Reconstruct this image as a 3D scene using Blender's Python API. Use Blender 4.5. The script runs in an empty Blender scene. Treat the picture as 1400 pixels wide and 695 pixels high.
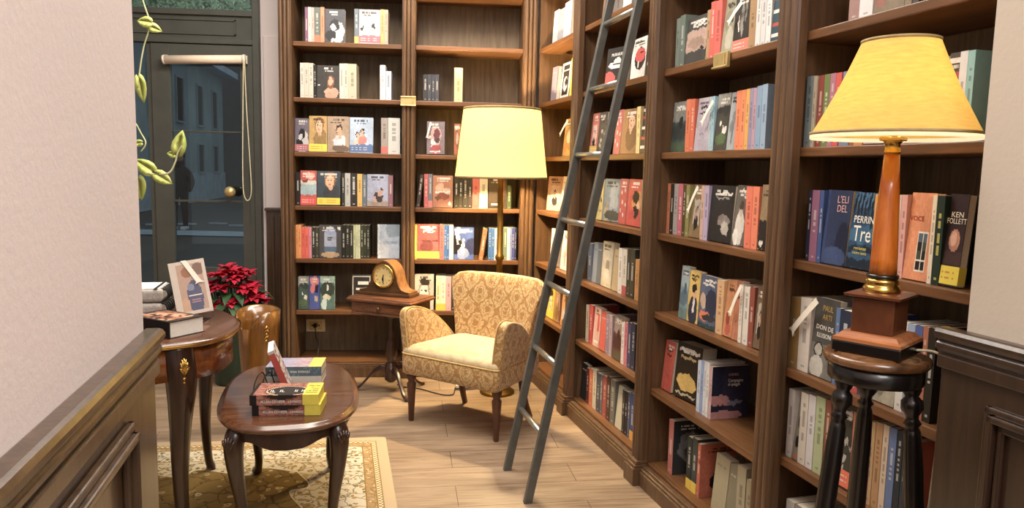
import bpy, bmesh, math, random
from mathutils import Vector, Matrix, Euler

random.seed(7)
D = bpy.data
COL = bpy.context.scene.collection
PI = math.pi

# ------------------------------------------------------------------ survey data
# unit, shelf, kind (f = face-out, s = spine-out), s, width, set-back, height, colour, art, options
BOOKS = [
    ('A', 1, 's', 0.0678, 0.0166, 0.02, 0.196, '8a5a78', '', {}),
    ('A', 1, 's', 0.0853, 0.0187, 0.02, 0.197, 'd8d0c4', '', {}),
    ('A', 1, 's', 0.1044, 0.0158, 0.02, 0.196, 'e0b0a0', '', {}),
    ('A', 1, 's', 0.121, 0.0325, 0.02, 0.197, '6f7a74', '', {'band': 'f06a3c'}),
    ('A', 1, 's', 0.1552, 0.0225, 0.02, 0.199, 'f08a58', '', {}),
    ('A', 1, 'f', 0.1793, 0.1158, 0.02, 0.191, '4a4a50', 'portraitbw', {}),
    ('A', 1, 's', 0.35, 0.0239, 0.02, 0.197, '76828a', '', {'band': 'e8c050'}),
    ('A', 1, 'f', 0.3752, 0.1238, 0.02, 0.196, 'c9bdbd', 'birds', {'band': 'd05a68'}),
    ('A', 1, 's', 0.5003, 0.0199, 0.02, 0.199, 'eaa858', '', {}),
    ('A', 1, 's', 0.521, 0.0228, 0.02, 0.198, 'c8a88c', '', {}),
    ('A', 2, 's', 0.0373, 0.0222, 0.02, 0.199, 'ddd5c6', '', {}),
    ('A', 2, 's', 0.0603, 0.0251, 0.02, 0.2, 'd5ccba', '', {}),
    ('A', 2, 's', 0.0863, 0.026, 0.02, 0.199, 'd8d0be', '', {}),
    ('A', 2, 's', 0.1131, 0.0172, 0.02, 0.189, '2a2824', '', {}),
    ('A', 2, 'f', 0.1315, 0.1297, 0.02, 0.189, '3d3833', 'womanhug', {}),
    ('A', 2, 's', 0.2629, 0.0245, 0.02, 0.202, 'e2dccb', '', {}),
    ('A', 2, 's', 0.2882, 0.0237, 0.02, 0.203, 'dbd3c0', '', {}),
    ('A', 2, 's', 0.3127, 0.0487, 0.02, 0.202, 'cfc4a8', '', {}),
    ('A', 2, 's', 0.4972, 0.0319, 0.02, 0.201, 'eae6e0', '', {}),
    ('A', 2, 's', 0.5305, 0.0329, 0.02, 0.167, 'c9d2df', '', {}),
    ('A', 3, 'f', 0.0021, 0.0793, 0.02, 0.196, '6e6472', 'portraitbw', {'band': 'b0606a'}),
    ('A', 3, 'f', 0.0832, 0.105, 0.02, 0.211, 'c9a054', 'woman', {'band': 'f2d820'}),
    ('A', 3, 'f', 0.1907, 0.1276, 0.02, 0.21, 'b69a80', 'manshirt', {}),
    ('A', 3, 'f', 0.32, 0.1359, 0.02, 0.209, 'b9cbe2', 'couple', {'band': '5876a8'}),
    ('A', 3, 's', 0.5039, 0.0395, 0.02, 0.211, 'a89c94', '', {'band': 'd06a60'}),
    ('A', 3, 's', 0.5447, 0.071, 0.02, 0.212, 'd5d3cc', '', {}),
    ('A', 4, 's', 0.0039, 0.0259, 0.02, 0.197, '2e2624', '', {}),
    ('A', 4, 'f', 0.0311, 0.0928, 0.02, 0.205, 'c9503f', 'sea', {'band': 'e0392e'}),
    ('A', 4, 'f', 0.1274, 0.1339, 0.02, 0.204, '44505a', 'woman', {'band': 'f0d818'}),
    ('A', 4, 's', 0.2715, 0.0193, 0.02, 0.196, '3c3c38', '', {}),
    ('A', 4, 's', 0.2917, 0.0314, 0.02, 0.197, 'c5c4bd', '', {}),
    ('A', 4, 's', 0.3243, 0.0383, 0.02, 0.197, '3a3733', '', {'txt': 'e5e2da'}),
    ('A', 4, 's', 0.3639, 0.0289, 0.02, 0.194, 'e9b95a', '', {}),
    ('A', 4, 's', 0.3941, 0.0259, 0.02, 0.19, '6c7a86', '', {}),
    ('A', 4, 'f', 0.4212, 0.1254, 0.02, 0.191, 'aab0c8', 'sitting', {}),
    ('A', 4, 's', 0.5475, 0.0269, 0.02, 0.189, '9c6a72', '', {}),
    ('A', 5, 's', 0.001, 0.0121, 0.02, 0.199, 'f0913c', '', {}),
    ('A', 5, 's', 0.0139, 0.0184, 0.02, 0.199, 'f29c40', '', {}),
    ('A', 5, 's', 0.0331, 0.0214, 0.02, 0.185, 'ea4c36', '', {}),
    ('A', 5, 's', 0.0554, 0.0206, 0.02, 0.185, 'f0553a', '', {}),
    ('A', 5, 's', 0.0769, 0.0172, 0.02, 0.184, 'e08a98', '', {}),
    ('A', 5, 's', 0.0949, 0.0198, 0.02, 0.186, '3a3a34', '', {'txt': 'd8d8cc'}),
    ('A', 5, 's', 0.1155, 0.0198, 0.02, 0.186, '4a4638', '', {'txt': 'c8c8b4'}),
    ('A', 5, 'f', 0.1371, 0.132, 0.02, 0.199, '53504e', 'arch', {}),
    ('A', 5, 's', 0.27, 0.0238, 0.02, 0.202, '2c2b22', '', {}),
    ('A', 5, 's', 0.2946, 0.0229, 0.02, 0.202, '35342a', '', {}),
    ('A', 5, 's', 0.3184, 0.0208, 0.02, 0.202, '38362a', '', {}),
    ('A', 5, 's', 0.3401, 0.0134, 0.02, 0.203, 'c8cf9a', '', {}),
    ('A', 5, 's', 0.3544, 0.013, 0.02, 0.203, 'd8dcae', '', {}),
    ('A', 5, 's', 0.3683, 0.0122, 0.02, 0.203, 'dfe2ba', '', {}),
    ('A', 5, 's', 0.3826, 0.0165, 0.02, 0.201, '454a32', '', {}),
    ('A', 5, 's', 0.4, 0.0174, 0.02, 0.201, '3c402c', '', {}),
    ('A', 5, 's', 0.4183, 0.0187, 0.02, 0.202, '3a3a28', '', {}),
    ('A', 5, 'f', 0.4827, 0.1311, 0.02, 0.206, 'aebac8', 'colonia', {}),
    ('A', 6, 'f', 0.0103, 0.0618, 0.02, 0.199, '4c5f56', 'garden', {}),
    ('A', 6, 'f', 0.0743, 0.0637, 0.02, 0.201, '3f4f9a', 'flower', {}),
    ('A', 6, 'f', 0.1401, 0.0869, 0.02, 0.202, '5a7a72', 'egret', {}),
    ('A', 6, 'f', 0.3273, 0.1182, 0.02, 0.212, '2e2c2a', 'blackframe', {}),
    ('B', 2, 's', 0.7497, 0.0258, 0.02, 0.154, '3a3a3e', '', {}),
    ('B', 2, 's', 0.7764, 0.0215, 0.02, 0.155, '4a4a50', '', {}),
    ('B', 2, 's', 0.7992, 0.0207, 0.02, 0.156, '41424a', '', {}),
    ('B', 2, 's', 0.8208, 0.0224, 0.02, 0.156, '4b4b55', '', {}),
    ('B', 2, 's', 0.9329, 0.0502, 0.02, 0.199, 'eadb96', '', {}),
    ('B', 3, 'f', 0.7736, 0.1064, 0.02, 0.195, '7c6e78', 'skeleton', {'t': 0.05}),
    ('B', 3, 'f', 0.9359, 0.0371, 0.02, 0.185, '9a5a38', 'tapestry', {}),
    ('B', 4, 's', 0.7127, 0.0218, 0.02, 0.196, '4a3c38', '', {'lean': 7}),
    ('B', 4, 's', 0.7599, 0.0245, 0.02, 0.202, 'c45a5a', '', {}),
    ('B', 4, 's', 0.7852, 0.0245, 0.02, 0.202, '7a7a84', '', {'band': 'd88078'}),
    ('B', 4, 'f', 0.8115, 0.1215, 0.02, 0.191, 'b0704c', 'fruits', {}),
    ('B', 4, 's', 0.9406, 0.0264, 0.02, 0.183, '3c3420', '', {}),
    ('B', 4, 's', 0.9679, 0.0255, 0.02, 0.184, '3a3222', '', {}),
    ('B', 4, 's', 0.9943, 0.0273, 0.02, 0.185, '39352c', '', {'txt': 'c8c0a8'}),
    ('B', 4, 's', 1.0225, 0.0274, 0.02, 0.185, '3a2f28', '', {'txt': 'c8c0a8'}),
    ('B', 4, 's', 1.0508, 0.0407, 0.02, 0.186, 'd8604f', '', {}),
    ('B', 4, 's', 1.0928, 0.05, 0.02, 0.187, 'efe2c0', '', {}),
    ('B', 4, 'f', 1.145, 0.1141, 0.02, 0.188, '4a3a2a', 'redmark', {}),
    ('B', 4, 's', 1.261, 0.0254, 0.02, 0.141, '4a5a38', '', {}),
    ('B', 5, 's', 0.7065, 0.012, 0.02, 0.211, 'f2d63a', '', {}),
    ('B', 5, 'f', 0.7199, 0.1335, 0.02, 0.212, 'c0483e', 'mountain', {'band': 'f6e51c'}),
    ('B', 5, 's', 0.8548, 0.0274, 0.02, 0.212, 'd06a62', '', {}),
    ('B', 5, 's', 0.8831, 0.0146, 0.02, 0.211, '2f6aa8', '', {}),
    ('B', 5, 's', 0.8986, 0.0146, 0.02, 0.211, '2a62a0', '', {}),
    ('B', 5, 's', 0.9145, 0.0244, 0.02, 0.211, 'eee8e0', '', {}),
    ('B', 5, 'f', 0.9425, 0.1217, 0.02, 0.196, '4060a8', 'bride', {}),
    ('B', 5, 's', 1.0933, 0.0268, 0.02, 0.194, 'a0683a', '', {'lean': 8}),
    ('B', 5, 's', 1.1517, 0.0197, 0.02, 0.195, '2c6ab0', '', {}),
    ('B', 5, 's', 1.1723, 0.017, 0.02, 0.195, '3a78ba', '', {}),
    ('B', 5, 's', 1.1902, 0.0192, 0.02, 0.195, 'e8ecec', '', {}),
    ('B', 5, 's', 1.243, 0.0238, 0.02, 0.198, '7a8a6a', '', {}),
    ('B', 5, 's', 1.2676, 0.0148, 0.02, 0.198, 'e6e8ee', '', {}),
    ('B', 5, 's', 1.2834, 0.0108, 0.02, 0.199, '8a96c8', '', {}),
    ('B', 5, 's', 1.295, 0.0153, 0.02, 0.199, '3a4a9a', '', {}),
    ('B', 5, 's', 1.3112, 0.0126, 0.02, 0.199, '2c3058', '', {}),
    ('B', 6, 'f', 0.7077, 0.1154, 0.02, 0.22, 'cfc4b0', 'faceart', {}),
    ('B', 6, 's', 0.8365, 0.0267, 0.02, 0.212, 'e8dca8', '', {'band': 'f0c020'}),
    ('B', 6, 's', 0.8641, 0.0325, 0.02, 0.212, 'f0e6c4', '', {'band': 'f2c41e'}),
    ('B', 6, 's', 0.898, 0.0312, 0.02, 0.208, 'd9a0a4', '', {}),
    ('B', 6, 's', 0.9301, 0.0223, 0.02, 0.208, '3c3630', '', {}),
    ('B', 6, 's', 0.9534, 0.0215, 0.02, 0.209, '4a4034', '', {}),
    ('R1', 1, 'f', 0.1213, 0.0867, 0.04, 0.194, 'e6e2e0', '', {'blank': 1}),
    ('R1', 1, 'f', 0.2121, 0.0996, 0.04, 0.187, 'b9b5b8', '', {'blank': 1}),
    ('R1', 1, 'f', 0.3143, 0.1164, 0.04, 0.201, 'eceaf0', 'dots', {'side': '2c2c2c', 'blank': 1}),
    ('R1', 2, 'f', 0.1176, 0.0942, 0.04, 0.198, '8c7f90', '', {'blank': 1}),
    ('R1', 2, 'f', 0.2747, 0.1604, 0.04, 0.203, '34302c', 'frame', {}),
    ('R1', 2, 'f', 0.4407, 0.0916, 0.04, 0.209, 'f2d21c', '', {'blank': 1}),
    ('R1', 3, 'f', 0.3553, 0.142, 0.04, 0.204, 'c8923e', 'tapestry', {}),
    ('R1', 4, 'f', 0.0773, 0.1415, 0.04, 0.201, 'd9a890', 'portrait', {'yaw': 17, 'fw': 0.148}),
    ('R1', 4, 'f', 0.3455, 0.0658, 0.04, 0.204, 'e9cfa0', '', {'blank': 1}),
    ('R1', 5, 'f', 0.182, 0.0634, 0.04, 0.215, 'e0dcd2', '', {'blank': 1}),
    ('R1', 5, 'f', 0.2484, 0.0564, 0.04, 0.22, 'b8b6b8', '', {'blank': 1}),
    ('R1', 5, 'f', 0.3702, 0.1281, 0.04, 0.216, 'd8d2cc', 'sketch', {}),
    ('R1', 6, 'f', 0.1432, 0.123, 0.04, 0.187, 'f0d430', 'faceart', {'band': 'f4dc1c'}),
    ('R1', 6, 'f', 0.273, 0.0858, 0.04, 0.192, 'b88a4a', 'woman', {}),
    ('R1', 6, 's', 0.3627, 0.0341, 0.04, 0.214, '8a5a38', '', {}),
    ('R1', 6, 'f', 0.4021, 0.0821, 0.04, 0.2, 'd89a58', 'manshirt', {}),
    ('R2', 1, 'f', 0.8782, 0.1272, 0.04, 0.27, '8a6a54', 'tapestry', {}),
    ('R2', 1, 'f', 1.0083, 0.1146, 0.04, 0.27, '7e736c', 'sketch', {}),
    ('R2', 1, 'f', 1.1293, 0.0917, 0.04, 0.27, 'e2ddd8', '', {'blank': 1}),
    ('R2', 1, 'f', 1.2229, 0.1125, 0.04, 0.27, '6a5f56', 'abstract', {}),
    ('R2', 2, 'f', 0.9318, 0.1449, 0.04, 0.183, '3a3836', 'hat', {'w': 0.15, 'yaw': 15, 'fw': 0.15}),
    ('R2', 2, 'f', 1.2347, 0.1457, 0.04, 0.175, 'e4dcd2', 'circle', {}),
    ('R2', 2, 'f', 1.3896, 0.1033, 0.04, 0.168, '3a3836', 'dots', {}),
    ('R2', 3, 'f', 0.7659, 0.0964, 0.04, 0.207, 'b9604c', 'portrait', {'band': 'c8a040'}),
    ('R2', 3, 'f', 0.8668, 0.0943, 0.04, 0.206, '5a544c', 'leaves', {}),
    ('R2', 3, 'f', 1.072, 0.0762, 0.04, 0.202, 'c05a58', 'dots', {}),
    ('R2', 3, 'f', 1.1503, 0.1474, 0.04, 0.199, 'a87a46', 'woman', {'yaw': 5, 'fw': 0.148}),
    ('R2', 3, 's', 1.3267, 0.0347, 0.04, 0.201, 'e8cf88', '', {}),
    ('R2', 3, 'f', 1.3641, 0.0756, 0.04, 0.2, '47403a', 'stripes', {}),
    ('R2', 4, 'f', 0.8816, 0.0806, 0.04, 0.197, 'd8c070', 'birds', {}),
    ('R2', 4, 'f', 0.9681, 0.1469, 0.04, 0.201, '8f9a9a', 'towers', {'yaw': 7, 'fw': 0.148}),
    ('R2', 4, 'f', 1.1607, 0.0828, 0.04, 0.204, 'c04a3c', 'dots', {}),
    ('R2', 4, 'f', 1.248, 0.1498, 0.04, 0.204, 'c8402e', 'figurered', {}),
    ('R2', 4, 's', 1.4012, 0.0258, 0.04, 0.203, '9aa080', '', {}),
    ('R2', 5, 's', 0.8012, 0.0543, 0.04, 0.193, '6f7680', '', {}),
    ('R2', 5, 'f', 0.8578, 0.0566, 0.04, 0.199, '848d98', '', {'blank': 1}),
    ('R2', 5, 'f', 0.9168, 0.0586, 0.04, 0.203, '5e666e', '', {'blank': 1}),
    ('R2', 5, 'f', 0.9796, 0.1273, 0.04, 0.217, 'c9bb96', 'frameart', {}),
    ('R2', 5, 'f', 1.1128, 0.0727, 0.04, 0.193, 'c0a87a', '', {'blank': 1}),
    ('R2', 5, 's', 1.1872, 0.0433, 0.04, 0.208, 'ece6d8', '', {}),
    ('R2', 5, 's', 1.2328, 0.0461, 0.04, 0.208, 'e2d8c6', '', {'band': 'c04848'}),
    ('R2', 5, 's', 1.2832, 0.031, 0.04, 0.212, '34382c', '', {}),
    ('R2', 5, 's', 1.3161, 0.0477, 0.04, 0.217, '3a3c30', '', {}),
    ('R2', 5, 's', 1.37, 0.0397, 0.04, 0.178, 'c88a3c', '', {}),
    ('R2', 6, 's', 0.8026, 0.0407, 0.04, 0.19, 'd8c8a8', '', {}),
    ('R2', 6, 's', 0.8458, 0.0477, 0.04, 0.199, 'c8382e', '', {}),
    ('R2', 6, 'f', 0.8988, 0.0824, 0.04, 0.197, 'dcb0a0', 'redmark', {}),
    ('R2', 6, 'f', 0.9849, 0.0715, 0.04, 0.189, 'cf4a34', '', {'lean': 7, 'blank': 1}),
    ('R2', 6, 's', 1.0666, 0.0398, 0.04, 0.192, '9a8292', '', {}),
    ('R2', 6, 's', 1.1086, 0.0329, 0.04, 0.198, 'b8a0a8', '', {}),
    ('R2', 6, 'f', 1.1471, 0.0998, 0.04, 0.204, '6a3a34', 'landscape', {}),
    ('R2', 6, 's', 1.2512, 0.0296, 0.04, 0.192, 'e6dcd8', '', {}),
    ('R2', 6, 's', 1.2828, 0.0337, 0.04, 0.199, 'd07080', '', {}),
    ('R2', 6, 's', 1.3194, 0.036, 0.04, 0.205, '3c4468', '', {}),
    ('R2', 6, 's', 1.3583, 0.0389, 0.04, 0.21, '34384e', '', {}),
    ('R2', 7, 'f', 0.7511, 0.0783, 0.04, 0.186, '26262a', '', {'w': 0.15, 'blank': 1}),
    ('R2', 7, 's', 0.8342, 0.0374, 0.04, 0.183, '6a2a26', '', {}),
    ('R2', 7, 's', 0.8744, 0.0474, 0.04, 0.191, 'd06a38', '', {}),
    ('R2', 7, 's', 0.9247, 0.0462, 0.04, 0.201, 'd9cfb4', '', {}),
    ('R2', 7, 's', 0.9743, 0.045, 0.04, 0.196, '53575e', '', {}),
    ('R2', 7, 's', 1.0221, 0.0303, 0.04, 0.199, '6a6c72', '', {}),
    ('R2', 7, 's', 1.0561, 0.0466, 0.04, 0.204, 'b04a3a', '', {}),
    ('R2', 7, 's', 1.1053, 0.0385, 0.04, 0.214, '5a3a34', '', {}),
    ('R2', 7, 's', 1.1487, 0.0553, 0.04, 0.213, '77776a', '', {}),
    ('R2', 7, 'f', 1.2108, 0.0735, 0.04, 0.199, 'cfc8ae', '', {'txt': '303030', 'blank': 1}),
    ('R2', 7, 's', 1.2882, 0.0253, 0.04, 0.201, '3a3a3a', '', {}),
    ('R2', 7, 's', 1.3167, 0.0288, 0.04, 0.203, '23242a', '', {}),
    ('R2', 7, 's', 1.3486, 0.0245, 0.04, 0.204, '4a5a78', '', {}),
    ('R2', 7, 's', 1.3753, 0.0449, 0.04, 0.213, '2e4a86', '', {'band': 'e8a820'}),
    ('R3', 2, 's', 1.6531, 0.0297, 0.04, 0.191, '8f9a90', '', {}),
    ('R3', 2, 's', 1.6833, 0.0395, 0.04, 0.196, '75847a', '', {}),
    ('R3', 2, 'f', 1.724, 0.1505, 0.04, 0.174, '4c4a46', 'landscapep', {}),
    ('R3', 2, 's', 1.8831, 0.0228, 0.04, 0.178, 'b89468', '', {}),
    ('R3', 2, 's', 1.9064, 0.0303, 0.04, 0.201, 'e0503c', '', {}),
    ('R3', 2, 's', 1.9372, 0.0426, 0.04, 0.198, 'e85848', '', {}),
    ('R3', 2, 'f', 1.9805, 0.0727, 0.04, 0.193, 'a5a184', 'abstract', {}),
    ('R3', 2, 'f', 2.0533, 0.0943, 0.04, 0.189, '3a352e', 'feathers', {'band': 'f07054'}),
    ('R3', 2, 's', 2.1493, 0.0371, 0.04, 0.179, 'b08a5c', '', {}),
    ('R3', 2, 's', 2.1873, 0.0261, 0.04, 0.181, 'e2e0dc', '', {}),
    ('R3', 2, 's', 2.2148, 0.0255, 0.04, 0.182, 'dddad8', '', {}),
    ('R3', 2, 's', 2.2418, 0.0268, 0.04, 0.18, 'eae8e6', '', {}),
    ('R3', 2, 'f', 2.2699, 0.0428, 0.04, 0.178, '31505a', 'stripes', {}),
    ('R3', 3, 'f', 1.6445, 0.1147, 0.04, 0.191, '44504e', 'landscape', {}),
    ('R3', 3, 's', 1.7614, 0.0319, 0.04, 0.195, 'e07038', '', {}),
    ('R3', 3, 's', 1.7944, 0.0306, 0.04, 0.193, 'd8602c', '', {}),
    ('R3', 3, 'f', 1.8274, 0.1015, 0.04, 0.191, 'b8adb8', 'text', {}),
    ('R3', 3, 's', 1.9307, 0.0159, 0.04, 0.189, 'a8c8cc', '', {}),
    ('R3', 3, 's', 1.9475, 0.0157, 0.04, 0.19, '9ec4d2', '', {}),
    ('R3', 3, 'f', 1.9643, 0.0839, 0.04, 0.193, '4a4840', 'garden', {}),
    ('R3', 3, 'f', 2.0496, 0.0495, 0.04, 0.192, 'a8aeb0', 'sketch', {}),
    ('R3', 3, 's', 2.1001, 0.0275, 0.04, 0.194, 'ec7a3e', '', {}),
    ('R3', 3, 's', 2.1283, 0.0265, 0.04, 0.194, 'f08440', '', {}),
    ('R3', 3, 's', 2.1558, 0.0205, 0.04, 0.195, 'e8aa42', '', {}),
    ('R3', 3, 's', 2.1779, 0.0181, 0.04, 0.195, '9a94b4', '', {}),
    ('R3', 3, 's', 2.1967, 0.0178, 0.04, 0.194, 'c49aa8', '', {}),
    ('R3', 3, 's', 2.2155, 0.0286, 0.04, 0.198, '8aa8c4', '', {}),
    ('R3', 3, 's', 2.2449, 0.0272, 0.04, 0.2, '9ab4cc', '', {}),
    ('R3', 4, 's', 1.641, 0.0233, 0.04, 0.196, 'd87a44', '', {}),
    ('R3', 4, 's', 1.6658, 0.0278, 0.04, 0.194, '3c342c', '', {}),
    ('R3', 4, 's', 1.6955, 0.0326, 0.04, 0.196, 'a8a29c', '', {}),
    ('R3', 4, 's', 1.7294, 0.0358, 0.04, 0.197, 'c4606c', '', {}),
    ('R3', 4, 's', 1.7667, 0.0226, 0.04, 0.193, '5a4a28', '', {}),
    ('R3', 4, 's', 1.7905, 0.0267, 0.04, 0.194, '8f8a4c', '', {}),
    ('R3', 4, 'f', 1.8192, 0.0812, 0.04, 0.194, '8a7048', 'portrait', {}),
    ('R3', 4, 's', 1.9023, 0.0216, 0.04, 0.194, 'd0a894', '', {}),
    ('R3', 4, 's', 1.925, 0.0293, 0.04, 0.195, 'b9a8c4', '', {}),
    ('R3', 4, 'f', 1.9568, 0.1498, 0.04, 0.195, '2b2a2a', 'bird', {}),
    ('R3', 4, 'f', 2.1084, 0.0772, 0.04, 0.2, '6a6258', 'lady', {}),
    ('R3', 4, 's', 2.1877, 0.0358, 0.04, 0.199, 'ec6a42', '', {}),
    ('R3', 4, 's', 2.2249, 0.0351, 0.04, 0.2, 'f07a48', '', {}),
    ('R3', 4, 'f', 2.2617, 0.0576, 0.04, 0.204, 'a58a64', 'twotone', {}),
    ('R3', 5, 'f', 1.7711, 0.0614, 0.04, 0.201, '7a9aa8', 'landscape', {}),
    ('R3', 5, 'f', 1.8357, 0.0792, 0.04, 0.193, 'e0bb54', 'manyellow', {}),
    ('R3', 5, 'f', 1.9197, 0.1192, 0.04, 0.187, '56627e', 'orangefig', {}),
    ('R3', 5, 's', 2.0416, 0.0434, 0.04, 0.189, 'e0b078', '', {}),
    ('R3', 5, 'f', 2.0876, 0.056, 0.04, 0.194, 'd08a4c', 'fish', {}),
    ('R3', 5, 'f', 2.1456, 0.0354, 0.04, 0.199, 'c87850', 'text', {}),
    ('R3', 5, 's', 2.1831, 0.0177, 0.04, 0.193, 'efe6d6', '', {}),
    ('R3', 5, 's', 2.2078, 0.0313, 0.04, 0.191, 'e9e0d2', '', {}),
    ('R3', 5, 's', 2.2407, 0.0257, 0.04, 0.196, '9a4630', '', {}),
    ('R3', 5, 'f', 2.2682, 0.0521, 0.04, 0.2, '7a6248', 'portrait', {}),
    ('R3', 6, 'f', 1.6563, 0.0808, 0.04, 0.199, 'c0442c', 'text', {'t': 0.05}),
    ('R3', 6, 'f', 1.7431, 0.1462, 0.04, 0.213, '2e2418', 'gold', {'t': 0.07, 'yaw': 9, 'fw': 0.148}),
    ('R3', 6, 's', 1.9388, 0.0216, 0.04, 0.191, 'c8d4e4', '', {}),
    ('R3', 6, 's', 1.9623, 0.0177, 0.04, 0.196, '8fa8d0', '', {}),
    ('R3', 6, 's', 1.982, 0.0175, 0.04, 0.198, 'd8dce4', '', {}),
    ('R3', 6, 's', 2.0009, 0.0187, 0.04, 0.2, 'e6e2dc', '', {}),
    ('R3', 6, 's', 2.0226, 0.0184, 0.04, 0.191, 'cfa8a8', 'campagne', {'side': '34324a', 'w': 0.15}),
    ('R3', 7, 's', 1.7422, 0.0386, 0.04, 0.217, 'c06a60', 'marble', {'w': 0.15, 'side': '34383a'}),
    ('R3', 7, 's', 1.8906, 0.0354, 0.04, 0.202, '2c3432', '', {'band': 'f0c818'}),
    ('R3', 7, 's', 1.9287, 0.036, 0.04, 0.21, '3a4644', '', {'band': 'f4cc1a'}),
    ('R3', 7, 's', 1.9679, 0.0214, 0.04, 0.202, 'c8603a', 'trshape', {'side': 'c8643e'}),
    ('R3', 7, 'f', 2.0733, 0.0874, 0.04, 0.204, 'b0a480', '', {'blank': 1}),
    ('R3', 7, 'f', 2.1663, 0.0585, 0.04, 0.201, '8c8468', '', {'blank': 1}),
    ('R3', 7, 's', 2.2277, 0.0496, 0.04, 0.226, 'b0a584', '', {}),
    ('R3', 7, 's', 2.2823, 0.0327, 0.04, 0.198, 'a89c78', '', {}),
    ('R4', 2, 's', 2.6329, 0.0382, 0.022, 0.166, 'a88078', '', {}),
    ('R4', 2, 's', 2.6712, 0.0469, 0.022, 0.166, 'e9e6e6', '', {}),
    ('R4', 2, 'f', 2.7186, 0.1011, 0.022, 0.166, '857258', 'tapestry', {}),
    ('R4', 3, 's', 2.4832, 0.0273, 0.022, 0.196, '93a5a8', '', {}),
    ('R4', 3, 's', 2.5118, 0.0131, 0.022, 0.194, 'd9c8a8', '', {}),
    ('R4', 3, 's', 2.5334, 0.0219, 0.022, 0.193, '9a4032', '', {}),
    ('R4', 3, 's', 2.5563, 0.0229, 0.022, 0.193, '7a8a4c', '', {'txt': 'e0e0c0'}),
    ('R4', 3, 's', 2.5799, 0.0215, 0.022, 0.193, 'b87488', '', {}),
    ('R4', 3, 's', 2.6022, 0.0219, 0.022, 0.192, 'd84434', '', {}),
    ('R4', 3, 's', 2.6289, 0.0369, 0.022, 0.192, '7c8aa4', '', {}),
    ('R4', 3, 's', 2.6679, 0.016, 0.022, 0.188, 'a05a3a', '', {}),
    ('R4', 3, 's', 2.6846, 0.0305, 0.022, 0.187, 'd88a2c', '', {}),
    ('R4', 3, 'f', 2.7201, 0.0595, 0.022, 0.185, 'b99aa0', 'text', {}),
    ('R4', 3, 's', 2.8346, 0.0179, 0.022, 0.188, 'c0a050', '', {}),
    ('R4', 3, 's', 2.8546, 0.0197, 0.022, 0.189, '6a5a44', '', {}),
    ('R4', 3, 'f', 2.8751, 0.0816, 0.022, 0.185, '8a8478', 'sketch', {}),
    ('R4', 3, 'f', 2.957, 0.0338, 0.022, 0.19, '54483c', 'stripes', {}),
    ('R4', 3, 's', 2.9914, 0.0196, 0.022, 0.191, 'dfe2e6', '', {}),
    ('R4', 3, 's', 3.0115, 0.0177, 0.022, 0.19, '8fc4c8', '', {}),
    ('R4', 4, 's', 2.5231, 0.0144, 0.022, 0.198, '2a2c44', '', {}),
    ('R4', 4, 's', 2.5386, 0.031, 0.022, 0.198, '9c6484', '', {}),
    ('R4', 4, 's', 2.571, 0.0156, 0.022, 0.198, '3a5a98', '', {}),
    ('R4', 4, 'f', 2.5882, 0.0941, 0.022, 0.198, '2c3a5e', 'eliza', {'w': 0.16}),
    ('R4', 4, 'f', 2.686, 0.0877, 0.022, 0.195, '1f4a70', 'tre', {'w': 0.16}),
    ('R4', 4, 's', 2.7752, 0.0334, 0.022, 0.195, 'e8a32c', '', {}),
    ('R4', 4, 's', 2.8097, 0.0253, 0.022, 0.195, 'eab050', '', {}),
    ('R4', 4, 's', 2.8364, 0.0239, 0.022, 0.196, 'e8c8bc', '', {}),
    ('R4', 4, 's', 2.8611, 0.0171, 0.022, 0.197, 'e6a8a0', '', {}),
    ('R4', 4, 'f', 2.8795, 0.0708, 0.022, 0.201, 'e8905a', 'windowart', {'w': 0.16}),
    ('R4', 4, 's', 2.9514, 0.0115, 0.022, 0.199, 'efe3c8', '', {}),
    ('R4', 4, 's', 2.9637, 0.0211, 0.022, 0.198, '22382e', '', {'txt': 'd8d060'}),
    ('R4', 4, 'f', 2.986, 0.0473, 0.022, 0.202, '38242a', 'egg', {'band': 'f4e022', 'w': 0.14}),
    ('R4', 5, 's', 2.4745, 0.0428, 0.022, 0.204, 'a8823e', '', {'w': 0.15}),
    ('R4', 5, 's', 2.519, 0.0479, 0.022, 0.21, 'e6dcd0', '', {'w': 0.15}),
    ('R4', 5, 'f', 2.5697, 0.094, 0.022, 0.218, '55534e', 'illus', {'w': 0.15}),
    ('R4', 5, 's', 2.667, 0.0153, 0.022, 0.206, '5878a8', '', {}),
    ('R4', 5, 's', 2.6838, 0.041, 0.022, 0.205, '28344e', '', {'txt': 'd0d8e0'}),
    ('R4', 5, 's', 2.7271, 0.0362, 0.022, 0.206, 'c84038', '', {}),
    ('R4', 5, 's', 2.7654, 0.0262, 0.022, 0.206, '3a4a98', '', {}),
    ('R4', 5, 'f', 2.8054, 0.0791, 0.022, 0.21, 'b0a894', 'drawing', {}),
    ('R4', 5, 's', 2.8869, 0.0231, 0.022, 0.214, 'e6e2da', '', {}),
    ('R4', 5, 's', 2.9111, 0.0208, 0.022, 0.215, '9ab0d0', '', {}),
    ('R4', 5, 's', 2.9331, 0.0209, 0.022, 0.216, '4a5ea0', '', {'txt': 'd8dce8'}),
    ('R4', 5, 's', 2.9551, 0.0151, 0.022, 0.217, 'b86a48', '', {}),
    ('R4', 5, 's', 2.9713, 0.0214, 0.022, 0.218, '2c2620', '', {'txt': 'd8d4c8'}),
    ('R4', 6, 's', 2.4927, 0.0268, 0.022, 0.202, 'ddd4cc', '', {}),
    ('R4', 6, 'f', 2.5212, 0.0248, 0.022, 0.205, '847f70', 'blackdots', {}),
    ('R4', 6, 's', 2.5479, 0.032, 0.022, 0.208, 'ddd3c2', '', {}),
    ('R4', 6, 's', 2.5817, 0.0295, 0.022, 0.211, 'dad6d6', '', {}),
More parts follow.
